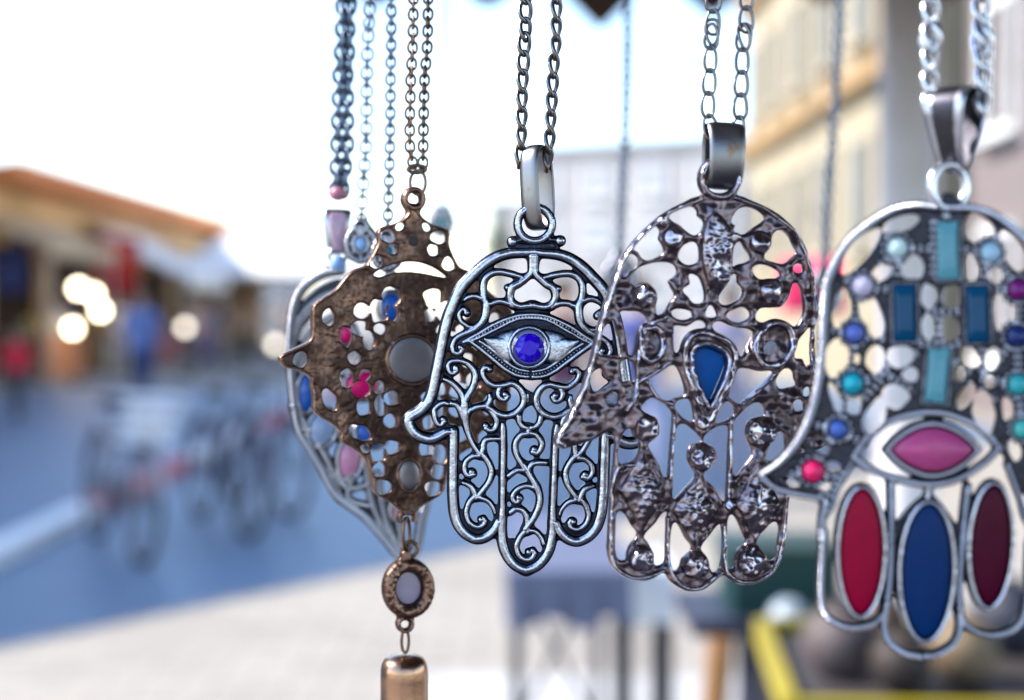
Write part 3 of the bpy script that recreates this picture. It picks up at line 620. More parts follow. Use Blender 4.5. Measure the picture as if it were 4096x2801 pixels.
# ================================================================== the jewelled hamsa at the right
d3 = .226; pl3 = Plane(3740, 1700, d3, yaw=math.radians(-3)); AX3 = ((3775,830),(3680,2625))
n3 = thing('hamsa_necklace', at(3794, 600, d3), 'hand pendant with coloured beads, teal bars and a magenta eye at the right', 'necklace', NG)
c3 = Casting(3010, 640, 4480, 2660, 3.2)
def s3(pts, r, **k): sy(pts, r, ax=AX3, cs=c3, **k)
rp = (9, 24, .3)
s3('X 3764,832 J 1200,318 1000,352 850,420 700,520 550,645 430,790 330,980 272,1150 K 1145,0 1122,500 1070,1000 1000,1350 M 500,150 430,300 340,430 230,540 90,630', [15,16,17,18,19,20,20,21,21,21,21,21,20,19,18,17,15,11], h=24, pad=2, rope=(5, 24, .2))
s3('M 110,660 200,735 330,780 480,812 600,835 640,850', 11, h=14, pad=5, rope=rp)
s3('M 640,870 612,1000 605,1200 N 385,520 372,750 370,900 385,1010 450,1085 560,1125 690,1105 765,1040 795,950', 14, h=18, pad=4, rope=rp)
s3('N 815,215 815,500 805,800 782,1000 770,1120 805,1215 900,1285 1005,1310', 14, h=18, pad=4, rope=rp)
# eye lids and collar
eye = (3727, 1798)
c3.stroke(P('M 870,480 1000,300 1200,170 1400,115 1550,105 1700,130 1950,235 2110,400'), 13, h=18, pad=4, rope=rp)
c3.stroke(P('M 870,480 1000,575 1150,640 1400,705 1600,710 1800,650 2000,520 2110,400'), 13, h=18, pad=4, rope=rp)
def marquise(x, y, w_, h, n=10):
    return [(x-w_+2*w_*i/n, y-h*math.sin(math.pi*i/n)**.8) for i in range(n+1)]+[(x+w_-2*w_*i/n, y+h*math.sin(math.pi*i/n)**.8) for i in range(1, n)]
c3.fill(marquise(*eye, 195, 118), sm=0); c3.stroke(marquise(*eye, 183, 104), 11, h=22, pad=4, closed=True, sm=0, rope=(4, 14))
BEADS = [('J 1000,760', 44, 'pale aqua glass', (.5,.66,.7)), ('J 1970,805', 42, 'pale blue glass', (.33,.52,.68)), ('J 640,1150', 45, 'lilac glass', (.55,.5,.68)), ('J 2250,1190', 42, 'plum glass', (.16,.004,.15)),
 ('K 1610,320', 40, 'periwinkle glass', (.09,.14,.5)), ('K 1580,1100', 44, 'turquoise glass', (.005,.34,.46)), ('M 740,245', 38, 'blue glass', (.05,.12,.45)), ('M 530,600', 45, 'raspberry glass', (.75,.012,.13)),
 ('L 2190,370', 42, 'midnight glass', (.005,.02,.14)), ('L 2215,1120', 42, 'sea green glass', (.03,.36,.4)), ('M 2300,245', 38, 'mint glass', (.06,.42,.4))]
bp = [P(s_)[0] for s_, *_ in BEADS]
extra = mirror([bp[7]], AX3)  # the mirrored bead of the other thumb, outside the frame
def setting(x, y, r):
    c3.dome(x, y, r+9, 7, pad=0, rel=.3)
    n = 13
    for k in range(n):
        a = 2*math.pi*k/n; c3.dome(x+(r+14)*math.cos(a), y+(r+14)*math.sin(a), 10, 17, pad=1, k=5, rel=1.0)
for (x, y), (_, r, *_2) in zip(bp, BEADS): setting(x, y, r)
setting(extra[0][0], extra[0][1], 45)
def bar(a, b_, r=13, **k): c3.stroke([a, b_], r, h=9, pad=6, rel=.4, sm=0, **k)
fq = P('J 1430,345 1200,345 1000,385 850,455 700,555 560,680 450,820 360,1000 300,1180 K 1190,60 1165,500 1110,1000 1040,1350 M 520,160 450,310 360,440 250,560 150,640 330,780 600,835 760,640 870,480 1000,300 1200,170 1400,115 1545,105')
c3.fill(fq+mirror(fq, AX3)[::-1], sm=0, k=3)
fr = P('J 850,440 430,800 K 1150,300 1090,1000 M 480,220 290,500')
RECTS = [((3786,1001), 92, 231, -.03, 'aqua glass bar', (.11,.32,.4)), ((3616,1252), 87, 222, -.02, 'teal glass bar', (.0,.06,.15)), ((3906,1256), 88, 222, -.03, 'teal glass bar', (.0,.06,.15)), ((3746,1500), 86, 218, .09, 'aqua glass bar', (.11,.32,.4))]
for (x, y), w_, h_, rt, *_ in RECTS:
    q = rect(x, y, w_+18, h_+18, rt); c3.fill(q, sm=0, k=3); c3.stroke(q, 8, h=16, pad=3, closed=True, sm=0, rope=(3, 13), rel=.6)
for a, b_ in (('J 1000,760 830,500', 0), ('J 640,1150 400,1060', 0), ('K 1610,320 1180,250', 0), ('K 1580,1100 1130,1060', 0), ('M 740,245 520,200', 0), ('J 1000,760 640,1150', 0), ('J 1000,760 1400,770', 0), ('J 1970,805 1640,770', 0), ('J 1970,805 2080,560', 0), ('J 1970,805 2250,1190', 0),
   ('J 640,1150 960,1200', 0), ('J 640,1150 K 1610,320', 0), ('K 1610,320 1580,1100', 0), ('K 1580,1100 M 740,245', 0), ('M 740,245 530,600', 0), ('K 1610,320 2150,430', 0), ('K 1580,1100 2150,900', 0), ('J 1000,800 1000,1110', 0), ('J 1940,850 1900,1120', 0),
   ('J 1240,1420 1700,1420', 0), ('L 980,0 960,560', 0), ('L 600,480 1400,480', 0), ('L 700,560 300,900', 0), ('L 300,900 -150,900', 0), ('L 100,600 150,950', 0), ('L 150,950 600,1250', 0), ('L 150,980 -250,1400', 0), ('L 1150,700 1550,1000', 0), ('L 1650,480 1650,1000', 0), ('L 1550,1000 2215,1120', 0), ('L 1550,1000 1250,1500', 0), ('L 1700,1100 1650,1300', 0), ('L 1650,1050 2190,370', 0),
   ('L 2190,370 2215,1120', 0), ('L 2215,1120 2250,1650', 0), ('J 2250,1190 L 2190,370', 0), ('L 850,1400 850,1560', 0), ('L 1880,1250 1700,1640', 0), ('J 1380,420 1380,1090', 0), ('M 530,600 760,640', 0), ('M 640,850 800,560', 0), ('M 640,850 530,600', 0), ('M 530,600 300,640', 0), ('J 2250,1190 1980,1160', 0), ('M 740,245 950,360', 0), ('M 800,560 870,480', 0)):
    q = P(a); bar(q[0], q[1])
    L_ = math.hypot(q[1][0]-q[0][0], q[1][1]-q[0][1]); n = int(L_/26)
    nx, ny = -(q[1][1]-q[0][1])/L_, (q[1][0]-q[0][0])/L_
    for i in range(1, n):
        t = i/n
        for s_ in (-9, 9): c3.dome(q[0][0]+(q[1][0]-q[0][0])*t+nx*s_, q[0][1]+(q[1][1]-q[0][1])*t+ny*s_, 10, 17, pad=1, k=5, rel=1.0)
OPEN3 = [('J 1060,505', 165, 62, -.35), ('J 620,790', 75, 235, .72), ('J 430,1400', 82, 170, .12), ('J 740,1440', 95, 190, -.35), ('J 850,1015', 95, 62, -.5), ('J 1170,960', 95, 105, .2), ('J 1845,560', 150, 118, .3), ('J 1760,985', 88, 128, 0), ('J 2035,1045', 62, 66, 0), ('J 2215,800', 92, 190, -.5), ('J 2120,1400', 110, 170, 0), ('J 1340,1255', 78, 110, 0), ('J 1590,1260', 84, 115, 0),
 ('L 820,235', 105, 165, -.1), ('L 1165,245', 125, 170, .1), ('L 400,690', 165, 150, -.6), ('L 20,720', 120, 180, .1), ('L 560,970', 100, 105, .4), ('L 1470,700', 120, 175, -.5), ('L 1830,740', 85, 175, .1), ('L 1310,960', 80, 110, -.3), ('L 1430,1290', 90, 190, .5), ('L 1700,1430', 105, 190, -.2), ('L 1800,1090', 70, 70, 0), ('L 2070,1450', 70, 110, -.2), ('L 330,1310', 165, 150, 0),
 ('K 1350,720', 150, 260, .1), ('K 1330,1330', 62, 190, -.35), ('K 1620,1440', 95, 130, .2), ('K 1660,720', 42, 60, 0), ('M 1060,130', 70, 125, .5), ('M 750,40', 34, 60, -.2), ('M 560,335', 60, 52, .5), ('M 705,560', 55, 34, 0), ('M 345,695', 62, 30, .35), ('M 440,420', 34, 24, -.8), ('M 640,735', 40, 34, 0), ('M 620,430', 44, 30, .4), ('M 1985,130', 78, 135, -.2), ('M 2190,100', 40, 60, 0), ('M 2250,430', 45, 75, -.3)]
for s_, rx, ry, rt in OPEN3:
    x, y = P(s_)[0]; f = CROPS[s_[0]][2]; c3.ehole(x, y, rx*f*1.28, ry*f*1.28, rt, 5, .12)
for (x, y), (_, r, *_2) in zip(bp, BEADS): setting(x, y, r)
for (x, y), w_, h_, rt, *_ in RECTS:
    q = rect(x, y, w_+18, h_+18, rt); c3.fill(q, sm=0, k=3); c3.stroke(q, 8, h=16, pad=3, closed=True, sm=0, rope=(3, 13), rel=.6)
s3('M 880,480 820,600 740,760 690,900 640,960', 9, h=12, pad=4, rope=rp); s3('M 1190,690 1200,900 1180,1200', 9, h=10, pad=3, rope=rp)
c3.stroke(P('M 1510,720 1500,850'), 9, h=10, pad=4); s3('M 1510,800 1300,1000 1230,1150', 7, h=6, pad=3, rel=.4)
OVALS = [((3441,2203), 83, 246, .015, 'crimson enamel', (.3,.0,.03)), ((3702,2282), 98, 265, .03, 'navy enamel', (.0,.025,.12)), ((3957,2178), 76, 236, .05, 'maroon enamel', (.06,.0,.016))]
for (x, y), rx, ry, rt, *_ in OVALS:
    c3.fill(ell(x, y, rx+20, ry+22, rt, 24), sm=0); c3.stroke(ell(x, y, rx+12, ry+14, rt, 28), 11, h=30, pad=2, closed=True, sm=0, rel=1)
c3.stroke([(3794,815),(3794,905)], 42, h=6, pad=3, rel=.3)
c3.dome(*P('J 1510,425')[0], 20, 16, rel=.7)
b3 = (vnoise(c3.D.shape, 5, 31)-.5)*3
hp3 = link('hamsa_pendant', c3.mesh('hamsa_pendant', pl3, plate=7, back=16, rim=6, bumps=b3), BLACKSILVER, n3, Vector(pl3.o)-n3.location)
for (s_, r, nm, col), (x, y) in zip(BEADS, bp): cabochon('bead', pl3, ell(x, y, r, r, n=18), r*.85, stone(nm, col, .28, coat=.05, spec=.4), hp3, z0=7, sm=0)
cabochon('bead', pl3, ell(extra[0][0], extra[0][1], 45, 45, n=18), 38, MATS['raspberry glass'], hp3, z0=7, sm=0)
for (x, y), w_, h_, rt, nm, col in RECTS: cabochon('glass_bar', pl3, rect(x, y, w_, h_, rt), 14, MATS.get(nm) or stone(nm, col, .3, coat=0, spec=.25), hp3, z0=12, sm=0, facet=True)
for (x, y), rx, ry, rt, nm, col in OVALS: cabochon('enamel_oval', pl3, ell(x, y, rx, ry, rt, 26), 16, stone(nm, col, .35, coat=0, spec=.12), hp3, z0=18, sm=0, flat=.25)
cabochon('eye_stone', pl3, marquise(*eye, 164, 88), 46, stone('magenta resin', (.42,.06,.2), .35, coat=.1, spec=.3), hp3, z0=12, sm=0)
ring('jump_ring', n3, pl3, 3794, 748, 82, 88, 19, BRIGHTSILVER, yaw=.35)
bail(n3, 3820, 520, d3, 190, 105, 325, 170, 9, BLACKSILVER, yaw=math.radians(-44), power=2.4, vee=.55, edge=.3)
for ps, a0, sd_ in (('U 890,560 885,420 890,150 892,0', .5, 23), ('U 1165,540 1168,420 1166,150 1160,0', .5, 24)):
    q = P(ps); q = q+[up_to_rod(*q[-1], d3)]
    strand(n3, q, d3, 134, 96, 15, BRIGHTSILVER, 'curb', a0, .2, 1.2, 90, sd_, tear=.1)

# ================================================================== the pierced copper pendant with its drop
d4 = .303; pl4 = Plane(1645, 1440, d4, yaw=math.radians(22)); AX4 = ((1657,797),(1631,2077))
n4 = thing('copper_necklace', at(1656, 640, d4), 'brown copper pendant pierced with holes, a round drop and a bell hanging under it', 'necklace', NG)
c4 = Casting(1100, 730, 2190, 2090, 2.6)
half = P('O 1185,90 1150,130 1070,190 930,235 925,330 900,400 830,520 730,560 670,610 590,710 520,760 410,840 400,950 400,1060 370,1130 250,1190 140,1250 180,1320 300,1350 380,1410 390,1480 Q 500,850 515,1000 520,1130 620,1220 760,1300 880,1420 R 550,210 690,290 800,370 880,470 920,600 960,740 990,870 1100,960 1230,1040 1340,1140 1400,1180')
c4.fill(half+mirror(half, AX4)[::-1], sm=3, k=4)
c4.stroke(ell(1656, 797, 36, 38, n=18), 10, h=8, pad=3, closed=True, sm=0, rel=.8); c4.stroke([(1654,838),(1652,880)], 16, h=4, pad=6, rel=.5)
q = P('R 1430,1250')[0]; c4.dome(q[0], q[1], 38, 3, pad=2, rel=.5); c4.ehole(q[0], q[1], 20, 19)
def eh(s_, both=True):
    cr = s_[0]
    for t in s_[2:].split():
        v = [float(a) for a in t.split(',')]; x, y = P(cr+' %f,%f' % (v[0], v[1]))[0]; f = CROPS[cr][2]; rx, ry = v[2]*f*1.18, v[3]*f*1.18; rt = v[4] if len(v) > 4 else 0
        c4.ehole(x, y, rx, ry, rt, 4, .14)
        if both: mx, my = mirror([(x, y)], AX4)[0]; c4.ehole(mx, my, rx, ry, -rt, 4, .14, 5)
eh('O 1090,205,33,33 1000,285,55,44 1035,392,38,38 905,490,48,46')
eh('P 715,1220,72,95 1540,950,108,112 1160,1140,90,90 1380,1140,100,128 1570,1180,66,85 1400,1375,68,66 1120,1370,92,90 945,1490,76,110 1250,1520,70,110')
eh('Q 340,460,80,90 1050,440,76,80 960,700,82,105 1190,670,70,72 1150,850,112,90 1180,1080,82,105 1385,830,62,76 1395,1080,58,125 1550,970,85,88 730,1000,75,132,-.35 1530,1280,76,82 1120,1430,132,82,.5')
eh('R 870,310,55,56 1040,370,85,105 1230,300,84,84 1050,600,86,86 1100,830,98,88')
c4.hole(P('P 1310,660 1400,590 1560,530 1760,492 1950,505 2120,570 2285,690 2160,680 1960,640 1760,620 1560,640 1400,690'), k=4)
c4.stroke(ell(1645, 1440, 98, 98, n=24), 8, h=7, pad=0, closed=True, sm=0, rel=.6); c4.stroke(ell(*P('R 1440,660')[0], 46, 66, n=20), 7, h=6, pad=0, closed=True, sm=0, rel=.6)
e4 = half+mirror(half, AX4)[::-1]; c4.stroke(e4, 6, h=5, pad=-8, closed=True, sm=3, rel=.9)
th = np.arctan2(c4.YY-1440, c4.XX-1645); rad = np.hypot(c4.YY-1440, c4.XX-1645)
b4 = (vnoise(c4.D.shape, 4, 41)-.5)*2+(vnoise(c4.D.shape, 12, 42)-.5)*5+np.sin(th*60+vnoise(c4.D.shape, 20, 43)*12)*.5*np.clip(rad/150-.6, 0, 1)
c4.R += np.clip(.35+.9*(vnoise(c4.D.shape, 26, 44)-.5)+.5*(vnoise(c4.D.shape, 7, 45)-.5), 0, 1)
hp4 = link('copper_pendant', c4.mesh('copper_pendant', pl4, plate=9, back=24, rim=9, bumps=b4), BRONZE, n4, Vector(pl4.o)-n4.location)
GREYST = plain('steel stone back', (.24,.225,.25), .42, 1.0, var=.1, scale=200)
cabochon('disc_stone', pl4, ell(1645, 1440, 91, 91, n=26), 5, GREYST, hp4, z0=12, sm=0, flat=.7)
cabochon('oval_stone', pl4, ell(*P('R 1440,660')[0], 41, 60, n=22), 8, GREYST, hp4, z0=11, sm=0, flat=.6)
cabochon('crown_dent', pl4, ell(*P('O 1195,330')[0], 20, 20, n=14), 3, plain('dark hollow', (.03,.02,.02), .6), hp4, z0=12, sm=0, flat=.6)  # dark disc drawn in place of a blind dent
ring('jump_ring', n4, pl4, *P('S 703,775')[0], 22, 62, 8, DARKCHAIN, yaw=1.0)
ring('jump_ring', n4, pl4, *P('S 720,850')[0], 30, 30, 8, DARKCHAIN, yaw=.3)
mx_, my_ = P('S 712,1042')[0]; cm = Casting(mx_-140, my_-180, mx_+140, my_+200, 2.6)
cm.fill(ell(mx_, my_, 98, 117, .05, 26), sm=0); cm.stroke(ell(mx_, my_, 78, 94, .05, 26), 26, h=26, pad=-3, closed=True, sm=0, rel=.8); cm.hole(ell(mx_, my_, 50, 63, .05, 22), k=3, sm=0)
cm.stroke([(mx_-8, my_-105), (mx_-10, my_-135)], 18, h=10, pad=2); cm.stroke(ell(*P('S 697,1218')[0], 27, 27, n=16), 8, h=9, pad=2, closed=True, sm=0)
md = link('round_drop', cm.mesh('round_drop', pl4, plate=8, back=14, rim=7, bumps=(vnoise(cm.D.shape, 4, 51)-.5)*5), BRONZE, n4, Vector(pl4.o)-n4.location)
cabochon('drop_stone', pl4, ell(mx_, my_, 53, 66, .05, 24), 3, stone('lilac stone back', (.36,.31,.42), .2), md, z0=-4, sm=0, flat=.7)
ring('jump_ring', n4, pl4, *P('S 697,1300')[0], 15, 48, 6, DARKCHAIN, yaw=.35)
bx, by = P('S 692,1370')[0]; bo = pl4.p(bx, by); px4 = pl4.px
b = MB(); b.lathe([(0, 2*px4), (10*px4, 2*px4), (40*px4, 0*px4), (66*px4, -6*px4), (82*px4, -18*px4), (91*px4, -36*px4), (95*px4, -60*px4), (96*px4, -90*px4), (96*px4, -240*px4), (99*px4, -252*px4), (99*px4, -330*px4), (90*px4, -338*px4), (88*px4, -325*px4)], n=36)
me = b.mesh('bell'); a = me.attributes.new('relief', 'FLOAT', 'POINT'); a.data.foreach_set('value', [.75]*len(me.vertices))
BELL = cast_metal('brushed copper', (.4,.24,.16), (.12,.06,.04), .4, .24, .1, .7, grain=900, gdepth=.00006); link('bell', me, BELL, n4, bo-n4.location)
for ps, a0, sd_ in (('T 795,1150 775,1000 782,560 800,0', .25, 33), ('T 868,1150 872,900 880,560 905,0', -.1, 34)):
    q = P(ps); q = q+[up_to_rod(*q[-1], d4)]
    strand(n4, q, d4, 58, 48, 5.6, DARKCHAIN, 'cable', a0, .12, 0, 33, sd_)
ring('jump_ring', n4, pl4, *P('T 825,1195')[0], 36, 15, 8, DARKCHAIN, yaw=.2); ring('jump_ring', n4, pl4, *P('T 832,1290')[0], 32, 48, 7, DARKCHAIN, yaw=-.2)

# ================================================================== silver leaf pendant behind the copper one
d5 = .346; pl5 = Plane(1420, 1600, d5, yaw=math.radians(12))
n5 = thing('leaf_necklace', at(1375, 720, d5), 'blurred silver wire pendant with blue and pink stones, half hidden behind the copper one', 'necklace', NG)
c5 = Casting(1130, 1020, 1760, 2260, 3.4)
c5.stroke(P('O 620,560 480,585 330,690 260,820 228,1000 220,1180 S 145,0 155,110 180,260 240,370 300,470 370,590 500,690 600,800 670,880 720,890 755,830 775,720 800,600 X 1735,1800 1730,1500 1690,1250 1560,1090'), 18, h=16, pad=4, rope=(4, 18, .3), rel=.8)
for s_ in ('O 230,1180 300,980 420,850 560,740 700,690', 'O 240,1060 320,900 470,770 640,700', 'O 225,1330 330,1150 450,1000 600,900', 'S 150,150 300,380 380,600', 'S 330,480 420,500 440,330', 'S 250,300 400,540 560,520', 'S 440,480 420,600 520,640', 'S 500,420 540,640 640,840', 'S 560,480 600,700 680,860', 'S 640,600 690,860', 'S 180,260 350,300', 'X 1300,1500 1500,1480 1700,1520', 'X 1400,1300 1500,1500 1500,1750', 'X 1600,1250 1560,1500 1620,1750'):
    c5.stroke(P(s_), 13, h=14, pad=3, rope=(3, 18, .3), rel=.7)
c5.fill(P('O 260,900 400,740 560,640 640,650 600,760 440,880 300,1020'), grow=2)
GEMS5 = [('S 215,85', 33, 75, .05, 'cobalt glass', (.01,.11,.5)), ('S 292,262', 52, 72, .3, 'sky moonstone', (.28,.38,.6)), ('S 425,410', 44, 82, .1, 'pink opal', (.6,.25,.42)), ('X 1450,1540', 70, 52, 0, 'hot pink glass', (.75,.005,.16)), ('X 1565,1230', 40, 55, 0, 'cobalt glass', (.01,.11,.5)), ('X 1480,1735', 60, 45, .4, 'cobalt glass', (.01,.11,.5)), ('S 660,660', 26, 40, 0, 'hot pink glass', (.75,.005,.16)), ('X 1465,1470', 30, 34, 0, 'hot pink glass', (.75,.005,.16)), ('X 1385,1335', 30, 40, 0, 'hot pink glass', (.75,.005,.16))]
for s_, rx, ry, rt, *_ in GEMS5:
    x, y = P(s_)[0]; c5.fill(ell(x, y, rx+14, ry+14, rt, 18), sm=0); c5.stroke(ell(x, y, rx+7, ry+7, rt, 18), 8, h=14, pad=2, closed=True, sm=0, rel=.9)
hp5 = link('leaf_pendant', c5.mesh('leaf_pendant', pl5, plate=7, back=10, rim=5), SOFTSILVER, n5, Vector(pl5.o)-n5.location)
for s_, rx, ry, rt, nm, col in GEMS5: cabochon('gem', pl5, ell(*P(s_)[0], rx, ry, rt, 18), min(rx, ry)*.5, MATS.get(nm) or stone(nm, col, .12), hp5, z0=6, sm=0)
q = P('O 600,510')[0]; cabochon('blue_bead', pl5, ell(*q, 34, 38, n=16), 30, stone('powder blue glass', (.25,.42,.75), .15), hp5, z0=4, sm=0)
bq = P('O 590,250')[0]; bl = bail(n5, bq[0], bq[1], d5, 118, 74, 165, 70, 9, SOFTSILVER, yaw=.2)
cabochon('bail_stone', pl5, [(x, y) for x, y in P('O 525,130 590,110 660,130 650,300 625,400 570,400 540,300')], 8, stone('pink quartz', (.55,.36,.5), .15), n5, z0=44, sm=3)
b = MB(); b.ball((0, 0, 0), 38*KPX*d5, 14, (1, 1, .8)); b.obj('pink_bead', stone('rose glass', (.45,.18,.26), .15), n5, at(1352, 775, d5)-n5.location, True)
ring('jump_ring', n5, pl5, *P('O 598,440')[0], 34, 30, 9, SOFTSILVER, yaw=.3)
for ps, a0, sd_ in (('T 255,1340 265,1000 282,500 302,0', .2, 43), ('T 300,1340 330,1080 332,600 346,0', .5, 44)):
    q = P(ps); q = q+[up_to_rod(*q[-1], d5)]
    strand(n5, q, d5, 84, 68, 9.5, GREYCHAIN, 'cable', a0, .25, 0, 46, sd_)

# ================================================================== further chains, each with its own small pendant behind the front ones
def small_pendant(label, ps, d, L, W, r, pitch, mat, end, kind, disc, sd_, stcol, pn='disc_pendant', z=None, two=None):
    X, Y = end; n = thing('chain_necklace', at(X, Y, d), label, 'necklace', 'blurred chain necklaces behind the front row')
    for q0 in [ps]+([two] if two else []):
        q = P(q0); q = q+[up_to_rod(*q[-1], d, z=z)]
        strand(n, q, d, L, W, r, mat, kind, .2, .15, 0 if kind == 'cable' else 1.1, pitch, sd_)
    pl = Plane(X, Y+disc*1.2, d); c = Casting(X-disc*1.6, Y-disc*.4, X+disc*1.6, Y+disc*2.8, 4)
    c.stroke(ell(X, Y+disc*1.3, disc, disc*1.15, n=20), disc*.16, h=disc*.16, pad=4, closed=True, sm=0, rope=(2, 18), rel=.8)
    c.stroke(ell(X, Y+disc*1.3, disc*.55, disc*.6, n=18), disc*.12, h=disc*.12, pad=4, closed=True, sm=0, rel=.7)
    for k in range(8):
        a = 2*math.pi*k/8; c.stroke([(X+disc*.5*math.cos(a), Y+disc*(1.3+.55*math.sin(a))), (X+disc*math.cos(a), Y+disc*(1.3+1.1*math.sin(a)))], disc*.08, h=disc*.1, pad=4, sm=0, rel=.6)
    c.stroke(ell(X, Y+6, 26, 26, n=14), 8, h=8, pad=2, closed=True, sm=0, rel=.7); c.stroke([(X, Y+30), (X, Y+disc*.3)], 12, h=8, pad=3, sm=0)
    hp = link(pn, c.mesh(pn, pl, plate=7, back=10, rim=5), SOFTSILVER, n, Vector(pl.o)-n.location)
    cabochon('gem', pl, ell(X, Y+disc*1.3, disc*.42, disc*.48, n=16), disc*.25, stone(label[:24], stcol, .15), hp, z0=4, sm=0)
    return n
small_pendant('grey cable chain hanging just left of the copper pendant chain', 'T 618,1640 635,1000 640,500 645,0', .325, 60, 48, 6, 34, GREYCHAIN, P('T 615,1660')[0], 'cable', 55, 61, (.02,.2,.3))
small_pendant('thin ring link chain beside the grey double chain at left', 'T 432,1560 446,1300 466,1000 472,500 484,160 490,0', .335, 64, 56, 5.5, 37, GREYCHAIN, P('T 432,1590')[0], 'cable', 58, 62, (.3,.5,.85))
zb = ROD_Z+.03
small_pendant('blurred grey chain between the two middle hand pendants', 'X 2478,1010 2500,560 2512,0', .495, 62, 46, 5.5, 32, GREYCHAIN, (2478, 1030), 'cable', 60, 63, (.1,.05,.3), z=zb)
small_pendant('blurred grey chain in front of the yellow building', 'X 3295,1080 3320,700 3345,330 3360,0', .495, 62, 46, 5.5, 32, GREYCHAIN, (3293, 1100), 'cable', 60, 64, (.7,.02,.2), z=zb)
small_pendant('faint far chain right of the copper pendant chain', 'X 1768,820 1778,400 1782,0', .505, 42, 26, 2.2, 26, GREYCHAIN, (1766, 835), 'cable', 44, 65, (.02,.3,.32), z=zb)
#PART3
# ================================================================== the place: ground, kerb, pavement
def ground_mat(name, a, b_, mortar, scale, rough=.85):
    m, t, b = newmat(name); tc = nd(t, 'ShaderNodeTexCoord'); br = nd(t, 'ShaderNodeTexBrick', Scale=scale)
    br.inputs['Color1'].default_value = (*a, 1); br.inputs['Color2'].default_value = (*b_, 1); br.inputs['Mortar'].default_value = (*mortar, 1); br.inputs['Mortar Size'].default_value = .012
    n = nd(t, 'ShaderNodeTexNoise', Scale=.7, Detail=5.0); t.links.new(tc.outputs['Object'], n.inputs['Vector']); t.links.new(tc.outputs['Object'], br.inputs['Vector'])
    mr = nd(t, 'ShaderNodeMapRange'); mr.inputs['To Min'].default_value = .75; mr.inputs['To Max'].default_value = 1.2; t.links.new(n.outputs['Fac'], mr.inputs['Value'])
    mx = nd(t, 'ShaderNodeVectorMath', _operation='SCALE'); t.links.new(br.outputs['Color'], mx.inputs[0]); t.links.new(mr.outputs[0], mx.inputs['Scale']); t.links.new(mx.outputs[0], b.inputs['Base Color'])
    bp = nd(t, 'ShaderNodeBump', Strength=.5, Distance=.004); t.links.new(br.outputs['Fac'], bp.inputs['Height']); bp.invert = True; t.links.new(bp.outputs[0], b.inputs['Normal'])
    b.inputs['Roughness'].default_value = rough; return m
PAV = ground_mat('pale street pavers', (.36,.325,.28), (.29,.265,.235), (.15,.14,.125), 1.7)
ROAD_SHADE = ground_mat('asphalt slabs tinted shade blue', (.112,.175,.27), (.092,.148,.235), (.075,.12,.2), 1.2, .48)  # bluer than asphalt: the blue of the shade is put into the colour
PAV2 = ground_mat('white pavement slabs', (.46,.455,.45), (.42,.415,.41), (.3,.3,.3), 3)
def sheet(name, x0, y0, x1, y1, z, mat):
    return tag(link(name, pyd(name, [(x0,y0,z),(x1,y0,z),(x1,y1,z),(x0,y1,z)], [(0,1,2,3)]), mat, None, (0,0,0), False), kind='structure')
sheet('ground', -400, -200, 400, 900, 0, PAV)
tag(link('shade_blue_road', pyd('shade_blue_road', [(-8.4, -1.6, .004), (-2.6, 5.75, .004), (-.15, 8.8, .004), (5.8, 16.2, .004), (5.8, 28, .004), (-8.4, 25, .004)], [(0,1,2,3,4,5)]), ROAD_SHADE, None, (0,0,0), False), kind='structure')  # outline follows the building's shadow, so the colour carries its blue shade
tag(sheet('pavement', -.45, 1.5, 6, 5.7, .006, PAV2), kind='structure')
k = bpy.data.objects.new('kerb', None); COL.objects.link(k); k.location = (-3.0, 6, 0); tag(k, kind='structure')
b = MB(); b.box((0, 0, .05), (.2, .97, .1)); km = {}
for nm, col in (('white kerb paint', (.75,.75,.76)), ('red kerb paint', (.5,.1,.13))): km[nm] = b.mesh('kerb_stone'); km[nm].materials.append(plain(nm, col, .6, var=.1))
for i in range(26):
    o = bpy.data.objects.new('kerb_stone', km['white kerb paint' if (i//3) % 2 == 0 else 'red kerb paint']); COL.objects.link(o); o.parent = k; o.location = (0, 2.0-.5+i*1.0, 0)
    if (i//3) % 2: o['label'] = 'red painted kerb stone'

